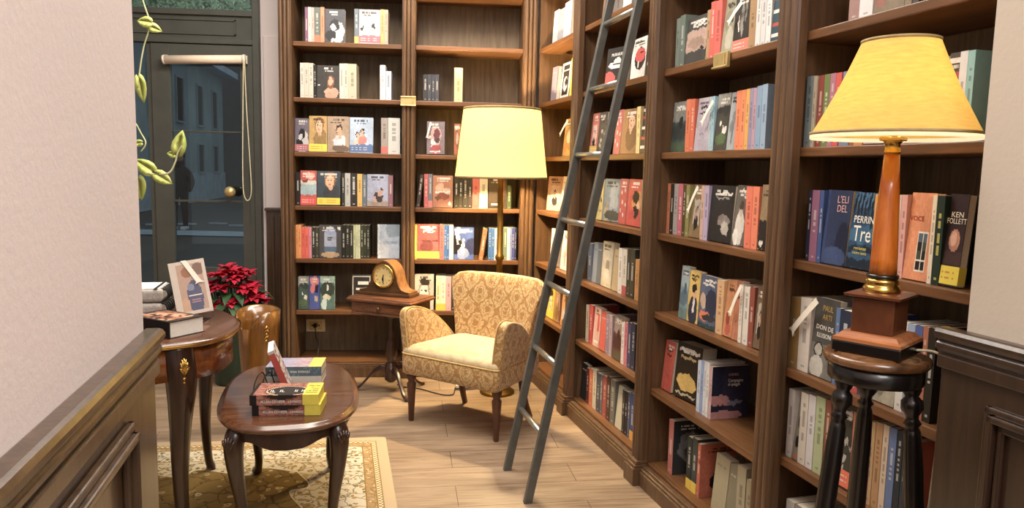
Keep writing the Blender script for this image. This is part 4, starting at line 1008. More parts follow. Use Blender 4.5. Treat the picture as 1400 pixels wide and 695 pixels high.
# ------------------------------------------------------------------ books
def H(i, s):  # cheap hash to 0..1
    x = math.sin(i*12.9898+s*78.233)*43758.5453
    return x-math.floor(x)
def lum(c): return .3*c[0]+.6*c[1]+.1*c[2]
W_, K_ = hx('ece6da'), hx('24211f')
SK, HR, RD, BL, YL, GR = hx('d8a884'), hx('3a2a20'), hx('c0382e'), hx('5a7aa8'), hx('e2c04c'), hx('5a7048')
def E(cx, cy, rx, ry, c): return ('e', cx, cy, rx, ry, c)
def R(x0, y0, x1, y1, c): return ('r', x0, y0, x1, y1, c)
def bust(cx, cy, k, shirt, skin=SK, hair=HR):
    return [E(cx, cy-.2*k, .26*k, .2*k, shirt), R(cx-.05*k, cy-.1*k, cx+.05*k, cy+.05*k, skin), E(cx, cy+.13*k, .13*k, .13*k, hair), E(cx, cy+.09*k, .1*k, .11*k, skin)]
ART = {
 'portraitbw': (lambda b: [E(.62, .3, .36, .34, hx('c8c4c2')), E(.5, .52, .24, .17, hx('1e1c1e')), E(.42, .45, .14, .1, hx('d8d4d2')), E(.3, .2, .26, .17, hx('222022')), R(.3, .02, .75, .1, W_)], 'a black and white portrait'),
 'birds': (lambda b: [E(.16, .42, .07, .05, K_), E(.2, .46, .03, .04, K_), E(.66, .52, .09, .06, K_), E(.74, .47, .05, .05, K_), R(0, .2, 1, .24, hx('8a8280'))], 'two small dark birds'),
 'womanhug': (lambda b: [E(.66, .14, .3, .2, hx('c89a80')), E(.62, .48, .16, .2, hx('8a4a2a')), E(.6, .5, .1, .14, SK), E(.5, .22, .2, .07, SK), R(.0, .36, .18, .39, W_)], 'a woman hugging her shoulders'),
 'woman': (lambda b: [E(.62, .35, .36, .28, mixc(b, HR, .5)), E(.58, .74, .26, .24, hx('8a5a30')), E(.56, .7, .18, .19, hx('e0b48c')), R(.5, .45, .64, .56, hx('d8a880')), E(.54, .63, .05, .025, RD), E(.48, .74, .035, .02, K_), E(.64, .74, .035, .02, K_)], 'a woman looking out'),
 'manshirt': (lambda b: bust(.55, .5, 1.1, hx('d8d8e0')) + [E(.6, .1, .4, .1, hx('7a6450'))], 'a young man in a white shirt'),
 'couple': (lambda b: bust(.35, .42, .7, hx('e8c8b8'))+bust(.55, .5, .7, hx('d07a70'))+[R(.3, .05, 1, .24, hx('5878a8'))], 'a young couple under a pale sky'),
 'sea': (lambda b: [R(0, .3, 1, .62, hx('a8c0c4')), E(.5, .66, .7, .06, hx('d8d8c8')), E(.6, .85, .3, .1, hx('e0b0a0')), E(.3, .7, .2, .04, hx('8a3028'))], 'a pale blue sea'),
 'sitting': (lambda b: [R(0, 0, 1, .16, hx('a89488')), E(.55, .3, .22, .16, hx('4a3a3a')), E(.66, .5, .08, .08, hx('503428')), E(.62, .42, .12, .1, hx('c09a88')), R(.3, .12, .42, .3, hx('c8a090'))], 'a seated woman'),
 'arch': (lambda b: [E(.5, .72, .26, .24, hx('9aa8c8')), R(.24, .2, .76, .72, hx('a8b0c4')), R(.24, .2, .76, .34, hx('56708a')), E(.5, .1, .4, .09, hx('c0a078')), R(.36, .6, .6, .62, K_), R(.36, .54, .54, .56, K_), E(.9, .9, .07, .05, W_)], 'an arched window on the sea'),
 'colonia': (lambda b: [R(.0, 0, .1, 1, hx('d8dce0')), E(.75, .85, .4, .22, hx('8a98a4')), R(.1, 0, 1, .4, hx('b8c0cc'))], 'a misty blue sky'),
 'garden': (lambda b: [R(0, .72, 1, 1, mixc(b, W_, .35)), E(.3, .72, .2, .06, mixc(b, K_, .6)), E(.7, .7, .3, .1, mixc(b, K_, .5)), R(.55, .3, .85, .42, W_), E(.4, .48, .06, .05, W_), E(.5, .2, .4, .1, GR)], 'a dark garden'),
 'flower': (lambda b: [E(.5, .85, .42, .15, hx('d87a74')), E(.35, .62, .24, .12, hx('d06a68')), R(.55, .5, .85, .75, hx('2a2038')), R(.5, .24, .8, .4, hx('b8a890'))], 'a coral pink flower'),
 'egret': (lambda b: [R(0, .8, 1, 1, hx('9abaa8')), E(.5, .6, .5, .24, hx('3a463e')), E(.5, .66, .07, .1, W_), E(.45, .38, .3, .08, hx('d8d0b0')), E(.28, .16, .2, .18, hx('c8dcd8'))], 'a white bird among leaves'),
 'blackframe': (lambda b: [R(.04, .03, .96, .06, hx('c8c0b4')), R(.04, .94, .96, .97, hx('c8c0b4')), R(.04, .03, .07, .97, hx('c8c0b4')), R(.93, .03, .96, .97, hx('c8c0b4')), R(.3, .72, .85, .8, W_), R(.25, .55, .9, .63, W_)], 'white letters in a thin frame'),
 'skeleton': (lambda b: [E(.5, .55, .3, .32, hx('c8a0a0')), E(.55, .6, .18, .2, hx('6a2a34')), E(.35, .25, .12, .2, W_), E(.5, .15, .3, .14, hx('a03844')), E(.62, .42, .12, .08, hx('3a343a')), R(.1, .5, .25, .56, W_), R(.2, .05, .8, .09, W_)], 'a pale skeletal figure on red'),
 'tapestry': (lambda b: [E(.5, .5, .34, .3, mixc(b, K_, .35)), E(.5, .52, .2, .2, mixc(b, W_, .35)), E(.25, .2, .2, .12, mixc(b, RD, .4)), E(.7, .25, .2, .1, mixc(b, K_, .4)), R(.1, .85, .9, .89, W_)], 'an old painting'),
 'fruits': (lambda b: [E(.35, .62, .22, .14, hx('d8a080')), E(.7, .5, .18, .12, hx('d0b8a0')), E(.5, .35, .3, .12, hx('8a4028')), E(.25, .3, .15, .08, hx('6a4428')), R(.15, .46, .9, .5, W_), E(.85, .1, .08, .06, W_)], 'a warm still life'),
 'redmark': (lambda b: [R(.55, .4, .85, .85, hx('d0402c')), R(.2, .1, .8, .16, W_)], 'a red block on it'),
 'mountain': (lambda b: [R(0, .26, 1, .5, hx('cc5048')), E(.45, .36, .3, .16, hx('8a4038')), R(.2, .5, 1, .53, hx('5a2a28')), R(.25, .84, .7, .9, W_), R(.25, .76, .8, .81, W_)], 'a dark red ridge'),
 'bride': (lambda b: [E(.1, .45, .3, .3, K_), E(.85, .4, .3, .25, hx('2a3460')), E(.45, .18, .3, .18, hx('8a9ac8')), E(.45, .34, .1, .2, W_), E(.45, .58, .07, .06, W_), R(.1, .6, .3, 1, hx('dcdce8')), R(.4, .85, .9, .9, W_)], 'a woman in a white gown'),
 'faceart': (lambda b: [E(.5, .5, .32, .34, mixc(b, HR, .45)), E(.5, .48, .22, .28, mixc(b, W_, .5)), E(.4, .54, .06, .03, K_), E(.6, .54, .06, .03, K_), E(.5, .34, .07, .025, hx('a05a50')), E(.5, .78, .25, .1, HR)], 'a drawn woman\'s face'),
 'frame': (lambda b: [R(.06, .04, .94, .09, W_), R(.06, .91, .94, .96, W_), R(.06, .04, .16, .96, W_), R(.84, .04, .94, .96, W_), E(.5, .4, .2, .2, W_), E(.55, .44, .12, .12, K_), R(.2, .75, .8, .79, W_)], 'a white frame'),
 'portrait': (lambda b: [R(.22, .25, .78, .72, mixc(b, W_, .5))]+bust(.5, .42, .7, K_), 'a small framed portrait'),
 'sketch': (lambda b: [E(.4, .4, .28, .1, mixc(b, K_, .5)), E(.6, .55, .2, .14, mixc(b, K_, .4)), E(.5, .3, .1, .2, mixc(b, K_, .6)), R(.2, .82, .8, .86, K_)], 'a grey drawing'),
 'abstract': (lambda b: [E(.4, .6, .3, .2, mixc(b, K_, .3)), E(.6, .3, .3, .2, mixc(b, W_, .3)), E(.7, .62, .1, .05, K_), R(.2, .86, .8, .9, K_)], 'a vague pattern'),
 'hat': (lambda b: [E(.52, .55, .42, .09, W_), E(.56, .62, .2, .12, W_), R(.34, .56, .78, .6, K_), E(.2, .2, .3, .2, hx('cc4a40')), E(.85, .32, .15, .12, hx('cc4a40'))], 'a white hat and a red shape'),
 'circle': (lambda b: [E(.6, .5, .36, .27, hx('34302e')), E(.6, .58, .34, .18, hx('c8433c')), R(.45, .28, .55, .45, W_), R(.6, .62, .8, .66, K_), R(.2, .86, .8, .9, K_), R(.2, .08, .8, .1, K_)], 'a red and black disc'),
 'dots': (lambda b: [E(x, y, .08, .05, mixc(b, W_ if lum(b) < .3 else K_, .8)) for x, y in ((.2, .3), (.6, .2), (.4, .5), (.8, .45), (.25, .7), (.65, .75))], 'scattered pale dots'),
 'leaves': (lambda b: [E(H(i, 1), H(i, 2)*.9+.05, .13, .05, mixc(b, W_ if i % 2 else K_, .5)) for i in range(14)], 'a leafy pattern'),
 'stripes': (lambda b: [R(0, y, 1, y+.06, W_ if i % 2 == 0 else RD) for i, y in enumerate((.1, .28, .5, .72, .88))], 'pale stripes'),
 'towers': (lambda b: [R(.1, .0, .35, .3, hx('c8b080')), R(.2, .3, .3, .45, hx('b89868')), E(.6, .14, .5, .12, hx('5a584c')), R(.4, .3, .9, .9, mixc(b, W_, .3))], 'a hazy town'),
 'figurered': (lambda b: [E(.62, .5, .3, .26, hx('d8903c')), E(.55, .62, .22, .14, K_), E(.6, .3, .2, .14, K_), E(.35, .22, .2, .1, RD), E(.75, .45, .1, .08, hx('e8c0a0'))], 'a dark crouching figure'),
 'frameart': (lambda b: [R(.1, .08, .9, .92, mixc(b, W_, .3)), E(.55, .45, .2, .16, mixc(b, HR, .5)), E(.5, .3, .25, .12, mixc(b, W_, .5))], 'a small picture in a border'),
 'landscape': (lambda b: [R(0, .6, 1, 1, mixc(b, W_, .25)), E(.5, .4, .5, .16, mixc(b, K_, .45)), E(.6, .58, .14, .12, mixc(b, K_, .7)), R(0, .0, 1, .2, mixc(b, GR, .5)), R(.3, .86, .8, .9, W_)], 'a dark landscape'),
 'landscapep': (lambda b: [R(.0, .28, 1, .72, hx('c0a090')), E(.5, .45, .4, .12, hx('a88a78')), E(.8, .32, .1, .04, K_), R(.3, .86, 1, .9, W_), R(.3, .78, 1, .81, W_)], 'a pink landscape band'),
 'feathers': (lambda b: [E(.5, .55, .1, .3, mixc(b, W_, .35)), E(.3, .5, .05, .14, W_), E(.7, .7, .06, .2, mixc(b, W_, .3))], 'pale feathers'),
 'text': (lambda b: [R(.2, .8, .8, .84, K_), R(.2, .7, .7, .73, K_), R(.3, .3, .6, .33, mixc(b, K_, .5))], 'only a title on it'),
 'bird': (lambda b: [E(.62, .38, .26, .1, hx('8a8078')), E(.72, .25, .16, .12, hx('b8b0a4')), E(.5, .44, .12, .05, hx('7a7068')), R(.35, .84, .9, .88, W_), R(.2, .76, .75, .79, hx('9a9a98'))], 'a grey bird on black'),
 'lady': (lambda b: [E(.5, .3, .34, .3, hx('d8d0c4')), E(.5, .58, .15, .12, hx('c8b4a4')), E(.5, .66, .17, .08, hx('4a3a30')), E(.3, .15, .2, .14, W_), R(.4, .88, .9, .93, W_), R(.6, .8, .95, .83, W_)], 'a lady in white lace'),
 'twotone': (lambda b: [R(0, 0, 1, .45, hx('2e2a26')), E(.3, .1, .2, .04, W_)], 'a dark lower half'),
 'manyellow': (lambda b: [E(.5, .22, .4, .3, hx('2c3446')), R(.45, .2, .62, .48, hx('e0dcd8')), E(.55, .58, .2, .12, hx('d8a488')), E(.52, .67, .22, .08, K_), R(.2, .88, .8, .91, K_), R(.2, .8, .6, .83, K_)], 'a man in a dark suit on yellow'),
 'orangefig': (lambda b: [E(.65, .48, .32, .28, hx('2a3550')), E(.2, .5, .16, .16, hx('c8a890')), E(.35, .22, .3, .1, hx('e07038')), E(.6, .2, .4, .06, hx('3a3a40')), R(0, 0, 1, .08, hx('2c4a4a')), R(.25, .9, .9, .93, W_), R(.25, .82, .8, .85, W_)], 'an orange figure on blue'),
 'fish': (lambda b: [E(.4, .3, .22, .12, hx('a03020')), E(.6, .45, .16, .08, hx('f0dcb0')), E(.5, .12, .3, .1, hx('c8503a')), R(.3, .8, .9, .85, hx('7a3a20'))], 'red fishes'),
 'gold': (lambda b: [R(.1, .84, .9, .9, W_), R(.2, .72, .8, .77, hx('c8b078')), E(.5, .3, .4, .16, hx('d8b050')), R(.1, .06, .9, .1, hx('c8b890'))], 'gold lettering'),
 'campagne': (lambda b: [R(.0, .0, .3, 1, hx('22263e')), E(.2, .34, .3, .12, hx('c88a88')), E(.35, .06, .5, .1, hx('c88a88')), E(.6, .3, .2, .05, hx('8a8aa0')), E(.15, .22, .2, .05, hx('22263e'))], 'a rose shape on night blue'),
 'marble': (lambda b: [E(.5, .5, .35, .3, hx('7c7c7c')), E(.55, .55, .22, .2, hx('a0a09c')), E(.45, .42, .1, .1, hx('5a5a5a'))], 'a pale stone head'),
 'trshape': (lambda b: [E(.6, .3, .3, .22, hx('2a2024')), R(.3, .84, .8, .87, hx('8a3020'))], 'a dark arch on orange'),
 'eliza': (lambda b: [E(.8, .2, .3, .38, hx('1c2440')), R(.0, .0, .12, 1, hx('34487a')), E(.5, .1, .5, .14, hx('3a5080'))], 'a dark arch on navy'),
 'tre': (lambda b: [R(0, .0, 1, .3, hx('16283a')), R(0, .3, 1, .5, hx('1d4a6e')), E(.5, .45, .6, .12, hx('2f6a90')), R(0, .8, 1, 1, hx('3a7098'))]+[('e', .08+.14*i, .84-.06*(i % 2), .045, .16+.05*(i % 3), hx('142434')) for i in range(7)]+[('e', .5, .18, .5, .06, hx('28557a'))], 'dark fir trees on blue'),
 'windowart': (lambda b: [E(.75, .6, .26, .36, mixc(b, K_, .12)), R(.44, .1, .86, .56, W_), R(.48, .13, .64, .22, K_), R(.67, .13, .82, .22, K_), R(.48, .24, .64, .33, hx('4a5440')), R(.67, .24, .82, .33, K_), R(.48, .35, .64, .43, K_), R(.67, .35, .82, .43, hx('4a5440')), R(.48, .45, .64, .53, hx('5a6a7a')), R(.67, .45, .82, .53, hx('5a6a7a'))], 'a white sash window'),
 'egg': (lambda b: [E(.5, .5, .3, .12, hx('c88a70')), E(.45, .52, .18, .08, hx('e8b8a0')), R(0, .25, 1, .38, hx('4a3030'))], 'a pink egg'),
 'illus': (lambda b: [R(.0, 0, 1, .42, hx('7c7a72')), E(.32, .34, .2, .1, hx('2c2a28')), E(.32, .34, .16, .075, hx('b8b4a8')), E(.76, .34, .2, .1, hx('2c2a28')), E(.76, .34, .16, .075, hx('b8b4a8')), E(.3, .12, .3, .14, hx('c8c4b8'))], 'spectacles on dark grey'),
 'drawing': (lambda b: [E(.35, .6, .3, .22, mixc(b, K_, .4)), E(.4, .62, .2, .15, b), E(.65, .35, .25, .16, mixc(b, K_, .5)), E(.6, .36, .18, .1, b), E(.3, .2, .3, .12, mixc(b, K_, .45))], 'a pencil drawing'),
 'blackdots': (lambda b: [E(.6, .55, .32, .09, K_), E(.6, .26, .32, .09, K_), R(.2, .03, .9, .08, hx('b0603a'))], 'two black discs'),
}
CRISP = ('windowart', 'blackframe', 'frame', 'egg', 'circle', 'hat', 'eliza', 'arch', 'blackdots', 'illus', 'frameart', 'redmark', 'stripes')
def painter(base, art, seed):
    sh = []
    if art in ART: sh = ART[art][0](base)
    tcol = W_ if lum(base) < .25 else K_
    no_title = art in ('tre', 'eliza', 'egg', 'illus', 'hat', 'colonia', 'campagne', 'windowart')
    def f(u, v):
        c = base
        u0, v0 = u, v
        if sh and art not in CRISP:
            u += .022*math.sin(17*v+seed)+.012*math.sin(41*v+23*u); v += .014*math.sin(15*u+seed*2)+.008*math.sin(37*u+19*v)
        for s in sh:
            if s[0] == 'e':
                if ((u-s[1])/s[3])**2+((v-s[2])/s[4])**2 < 1: c = s[5]
            elif s[1] <= u <= s[3] and s[2] <= v <= s[4]: c = s[5]
        u, v = u0, v0
        if sh:
            k = .84+.3*H(int(u*17)+31*int(v*23), seed)*.5+.16*math.sin(5*u+3*v+seed)*.5+.12*H(int(u*6)+17*int(v*9), seed+3)
            c = tuple(min(1, x*k) for x in c)
        if art and not no_title and art not in ('blackframe', 'frame'):
            for q, (a, b) in enumerate(((.885, .925), (.825, .85))):
                x0 = .12+.2*H(seed, q); x1 = .6+.3*H(seed, q+5)
                if a <= v <= b and x0 < u < x1 and H(int(u*24), seed+q) > .22: c = mixc(c, tcol, .8)
        return c
    return f

UNIT_NAME = {'A': 'bay nearest the door', 'B': 'bay behind the armchair', 'R1': 'narrow corner bay', 'R2': 'bay behind the ladder', 'R3': 'bay past the ladder', 'R4': 'bay behind the table lamp'}
SHELF_NAME = {1: 'top visible shelf', 2: 'second shelf', 3: 'third shelf', 4: 'fourth shelf', 5: 'fifth shelf', 6: 'sixth shelf', 7: 'bottom shelf'}
ORD = 'first second third fourth fifth sixth seventh eighth ninth tenth eleventh twelfth thirteenth fourteenth fifteenth sixteenth seventeenth eighteenth nineteenth twentieth'.split()
def colour_name(h):
    import colorsys
    r, g, b = (int(h[i:i+2], 16)/255 for i in (0, 2, 4))
    hh, s, v = colorsys.rgb_to_hsv(r, g, b); hh *= 360
    if v < .27: return 'black'
    if s < .13: return 'white' if v > .84 else 'pale grey' if v > .68 else 'grey' if v > .4 else 'dark grey'
    if s < .3 and v > .78 and 20 < hh < 70: return 'cream'
    pre = 'dark ' if v < .45 else 'pale ' if s < .32 and v > .6 else ''
    if hh < 14 or hh >= 345: n = 'red' if s > .5 else 'rose'
    elif hh < 34: n = 'orange' if s > .55 and v > .75 else 'brown' if v < .75 else 'peach'
    elif hh < 48: n = 'amber' if s > .5 and v > .75 else 'tan' if v > .5 else 'brown'
    elif hh < 66: n = 'yellow' if s > .5 and v > .7 else 'olive' if s > .3 else 'khaki'
    elif hh < 165: n = 'green'
    elif hh < 195: n = 'teal'
    elif hh < 250: n = 'blue'
    elif hh < 290: n = 'violet'
    else: n = 'mauve'
    return pre+n

FACE_BOOKS = {}
def cover_quad(mb, P, nx, nz, f): mb.grid(P, nx, nz, f)
def make_book(i, row, ordn):
    unit, shelf, kind, s, w, d, h, col, art, o = row
    z = SHELF_Z[shelf]
    if unit == 'R4' and shelf == 6: z = .452
    base = hx(col); sidec = hx(o['side']) if 'side' in o else base
    Mx = unit_matrix(unit) @ Matrix.Translation((s, d, z+.0004))
    close = unit in ('R3', 'R4')
    if kind == 'f':
        wd = o.get('fw', w)*.995; t = o.get('t', .022+.012*H(i, 3))
        Mx = Mx @ Matrix.Rotation(math.radians(o.get('yaw', 0)), 4, 'Z') @ Matrix.Rotation(-math.radians(2.5+3*H(i, 1)), 4, 'X')
        Mx = Matrix.Translation((0, 0, t*.1)) @ Mx @ Matrix.Translation((t*math.sin(math.radians(o.get('yaw', 0))), 0, 0))
    else:
        wd = w*.985; t = o.get('w', .135+.012*H(i, 2))
        if o.get('lean'):
            a = math.radians(o['lean'])
            Mx = Mx @ Matrix.Translation((0, 0, wd*math.sin(abs(a)))) @ Matrix.Translation((0 if a > 0 else wd, 0, 0)) @ Matrix.Rotation(a, 4, 'Y') @ Matrix.Translation((0 if a > 0 else -wd, 0, 0))
    what = 'face-out paperback' if kind == 'f' else 'paperback spine-out' if w < .03 else 'thick book spine-out'
    lab = colour_name(col)+' '+what
    if kind == 'f' and art in ART: lab += ' with '+ART[art][1]
    elif 'band' in o: lab += ' with '+colour_name(o['band'])+' band'
    frm = ORD[ordn]+(' from the door' if unit in 'AB' else ' from the corner')
    short = colour_name(col)+(' face-out book' if kind == 'f' else ' book')
    for lab2 in (lab+', '+frm+', '+SHELF_NAME[shelf]+', '+UNIT_NAME[unit], lab+', '+ORD[ordn]+' on '+SHELF_NAME[shelf]+', '+UNIT_NAME[unit], short+', '+frm+' on '+SHELF_NAME[shelf]+', '+UNIT_NAME[unit]):
        if len(lab2.split()) <= 16: break
    r = thing('book', lab2, 'book', group='books on the '+SHELF_NAME[shelf]+' of the '+UNIT_NAME[unit], mat=Mx)
    mb = MB(); e = .0012
    if kind == 'f':
        f = painter(base, '' if o.get('blank') else art, i)
        if o.get('blank'):
            ff = f
            f = lambda u, v: mixc(base, K_ if lum(base) > .25 else W_, .45) if (.15 < u < .75 and .8 < v < .84 and H(int(u*20), i) > .3) else base
        nx, nz = (34, 50) if close else (22, 32)
        mb.grid(lambda u, v: (u*wd, 0, v*h), nx, nz, f)                                        # front board
        mb.grid(lambda u, v: (0, (1-u)*t, v*h), 2, 12, lambda u, v: base)                      # spine
        mb.add([(wd, t, 0), (0, t, 0), (0, t, h), (wd, t, h)], [(0, 1, 2, 3)], base)
        mb.add([(0, e, h), (wd, e, h), (wd, 0, h), (0, 0, h)], [(3, 2, 1, 0)], base)
        mb.add([(wd, 0, 0), (wd, e, 0), (wd, e, h), (wd, 0, h)], [(0, 1, 2, 3)], base)
        pb = MB(); pb.box(e, e, .001, wd-.002, t-e, h-.0015)
    else:
        txt = hx(o['txt']) if 'txt' in o else (mixc(base, W_, .65) if lum(base) < .28 else mixc(base, K_, .6))
        a0, a1 = .3+.15*H(i, 4), .7+.2*H(i, 5)
        def sp(u, v):
            if .34 < u < .67 and a0 < v < a1 and H(int(v*40), i) > .25: return mixc(base, txt, .75)
            if .3 < u < .7 and .05 < v < .09: return mixc(base, txt, .7)
            return base
        mb.grid(lambda u, v: (u*wd, 0, v*h), 3, 36, sp)
        f = painter(sidec, art, i)
        if art: mb.grid(lambda u, v: (wd, u*t, v*h), 24, 36, f)
        else: mb.add([(wd, 0, 0), (wd, t, 0), (wd, t, h), (wd, 0, h)], [(0, 1, 2, 3)], sidec)
        mb.add([(0, t, 0), (0, 0, 0), (0, 0, h), (0, t, h)], [(0, 1, 2, 3)], base)
        mb.add([(0, 0, h), (wd, 0, h), (wd, e, h), (0, e, h)], [(0, 1, 2, 3)], base)
        for x in (0, wd-e): mb.add([(x, 0, h), (x+e, 0, h), (x+e, t, h), (x, t, h)], [(0, 1, 2, 3)], base)
        pb = MB(); pb.box(e, e, .001, wd-e, t-.002, h-.0015)
    mb.build('cover', M['print'], r)
    pb.build('page_block', M['paper'], r)
    if 'band' in o:
        bc = hx(o['band']); bh = h*.2; g = .0006
        tc = RD if bc[0] > .6 and bc[1] > .4 else W_
        bm = MB()
        def bf(u, v):
            if kind == 'f' and .12 < u < .85 and (.6 < v < .72 or .3 < v < .42) and H(int(u*20), i) > .3: return mixc(bc, tc, .7)
            return bc
        z0 = .001 if kind == 's' else h*.02
        bm.grid(lambda u, v: (-g+u*(wd+2*g), -g, z0+v*bh), 12 if kind == 'f' else 2, 10, bf)
        bm.add([(wd+g, -g, z0), (wd+g, t*.9, z0), (wd+g, t*.9, z0+bh), (wd+g, -g, z0+bh)], [(0, 1, 2, 3)], bc)
        bm.add([(-g, t*.9, z0), (-g, -g, z0), (-g, -g, z0+bh), (-g, t*.9, z0+bh)], [(0, 1, 2, 3)], bc)
        bm.build('paper_band', M['print'], r)
    if art in ('tre', 'eliza', 'egg', 'illus', 'hat', 'colonia', 'campagne', 'trshape', 'windowart'):
        FACE_BOOKS[art] = (r, wd, h, t)
    return r
cnt = {}
for i, row in enumerate(BOOKS):
    k = (row[0], row[1]); cnt[k] = cnt.get(k, -1)+1
    make_book(i, row, cnt[k])
FR = (PI/2, 0, 0)
def ct(art, body, size, m, u, v, align='CENTER', sx=1.):
    if art not in FACE_BOOKS: return
    r, wd, h, t = FACE_BOOKS[art]
    text(body, size, m, r, (u*wd, -.0008, v*h), FR, 'cover_lettering', .0002, align, sx)
ct('tre', 'PERRIN', .026, M['ink_w'], .5, .60, sx=.85); ct('tre', 'Tre', .058, M['ink_w'], .5, .36, sx=.75); ct('tre', 'romanzo', .012, M['ink_yel'], .5, .25)
ct('tre', 'cuore nero', .011, M['ink_yel'], .5, .19)
ct('eliza', "L'ELI", .027, M['ink_pink'], .66, .83, sx=.85); ct('eliza', 'DEL', .027, M['ink_pink'], .66, .71, sx=.85)
ct('egg', 'KEN', .017, M['ink_w'], .5, .75); ct('egg', 'FOLLETT', .017, M['ink_w'], .5, .68, sx=.75)
ct('illus', 'DON DE', .018, M['ink_w'], .5, .60); ct('illus', 'ILLUSIONI', .018, M['ink_w'], .5, .50, sx=.72); ct('illus', 'PAUL', .022, M['ink_gold'], .55, .84, sx=.8); ct('illus', 'ARTI', .022, M['ink_gold'], .55, .73, sx=.8)
ct('hat', 'MURAKAMI', .021, M['ink_w'], .55, .78, sx=.9)
ct('colonia', 'COLONIA', .02, M['ink_blue'], .58, .44, sx=.9)
ct('trshape', 'TR', .03, M['ink_red'], .5, .62)
ct('windowart', 'VOCE', .016, M['ink_red'], .32, .68)
if 'campagne' in FACE_BOOKS:
    r, wd, h, t = FACE_BOOKS['campagne']
    for body, sz, zz, m in (('Compagno', .017, .70, M['ink_w']), ('di spiaggia', .015, .63, M['ink_w']), ('GABRIELE', .012, .82, M['ink_pink'])):
        text(body, sz, m, r, (wd+.0008, t*.42, zz*h), (PI/2, 0, PI/2), 'cover_lettering', .0002, 'LEFT', .8)

# paper bookmarks hanging over the books
def bookmark(a, b, c, label):
    """ribbon from the top of the book (a), over its edge, to its forked end (b); c = width"""
    a, b = Vector(a), Vector(b)
    t = (b-a).normalized()
    side = t.cross(Vector((0, -1, 0)) if abs(t.y) < .9 else Vector((1, 0, 0)))
    n = Vector((0, -1, 0))
    if c < 0: n = -N_R
    w = abs(c)
    side = t.cross(n).normalized()*w*.5
    o = thing('bookmark', label, 'bookmark', tuple(a), group='white paper bookmarks hanging from books')
    mb = MB(); q = [a, a+(b-a)*.5+n*.002, b]
    vs = []
    for p in q: vs += [p-a-side, p-a+side]
    e = b-a+t*w*.9
    vs += [e-side*1.7, e+side*1.7, b-a+t*w*.45]
    mb.add(vs, [(0, 1, 3, 2), (2, 3, 5, 4), (4, 5, 8), (4, 8, 6), (5, 7, 8)])
    p = mb.build('ribbon', M['tagpaper'], o)
    s = p.modifiers.new('thick', 'SOLIDIFY'); s.thickness = .0012
    return o
for a, b, c, lab in MARKS: bookmark(a, b, c, lab)

# ------------------------------------------------------------------ rug
ra = Vector((.627, -1.072, 0)); ru = Vector((-.999, -.046, 0)); rv = Vector((.145, -.989, 0))
mb = MB()
c = [ra, ra+ru*RUG_W, ra+ru*RUG_W+rv*RUG_L, ra+rv*RUG_L]
mb.add([(p.x, p.y, .008) for p in c]+[(p.x, p.y, 0) for p in c], [(0, 1, 2, 3), (0, 4, 5, 1), (1, 5, 6, 2), (2, 6, 7, 3), (3, 7, 4, 0)])
rug = tag(mb.build('rug', M['rug']), 'beige and gold oriental rug with floral borders under the small tables', 'rug')
uvl = rug.data.uv_layers.new(name='UVMap')
uvc = [(0, 0), (RUG_W, 0), (RUG_W, RUG_L), (0, RUG_L)]
for p in rug.data.polygons:
    for li in p.loop_indices: uvl.data[li].uv = uvc[rug.data.loops[li].vertex_index % 4]
RZ = .013

# ------------------------------------------------------------------ oval coffee table
ct_ = thing('coffee_table', 'polished oval wooden coffee table with cabriole legs on the rug', 'table', (.345, -1.78, 0), .171)
def sup(a, b, n=2.8, k=48):
    out = []
    for i in range(k):
        t = 2*PI*i/k; cx, sx = math.cos(t), math.sin(t)
        out.append((a*math.copysign(abs(cx)**(2/n), cx), b*math.copysign(abs(sx)**(2/n), sx)))
    return out
def ring(a, b, z, n=2.8, k=48): return [(x, y, z) for x, y in sup(a, b, n, k)]
mb = MB()
A_, B_ = .240, .408
mb.loft([ring(A_-.02, B_-.02, .424), ring(A_-.006, B_-.006, .428), ring(A_, B_, .435), ring(A_+.001, B_+.001, .441), ring(A_-.004, B_-.004, .446), ring(A_-.008, B_-.008, .447), ring(A_-.012, B_-.012, .4535), ring(A_-.022, B_-.022, .455)])
mb.build('tabletop', M['mahogany'], ct_, fix=True)
mb = MB()
o_, i_ = sup(A_-.033, B_-.033, 3.2, 64), sup(A_-.05, B_-.05, 3.2, 64)
vs = []; fs = []
for q, ((ox, oy), (ix, iy)) in enumerate(zip(o_, i_)):
    t = 2*PI*q/64
    drop = .022*math.cos(4*t)**2*(1 if True else 0)
    zb = .385-drop+.012*math.sin(2*t)**2
    vs += [(ox, oy, .424), (ox+.002*math.cos(t), oy+.002*math.sin(t), zb+.004), (ox*.99, oy*.99, zb), (ix, iy, zb), (ix, iy, .424)]
for q in range(64):
    for k in range(5):
        a, b = q*5+k, q*5+(k+1) % 5; c, d = ((q+1) % 64)*5+(k+1) % 5, ((q+1) % 64)*5+k
        fs.append((a, b, c, d))
mb.add(vs, fs, smooth=False); mb.build('apron', M['mahogany_dark'], ct_, fix=True)
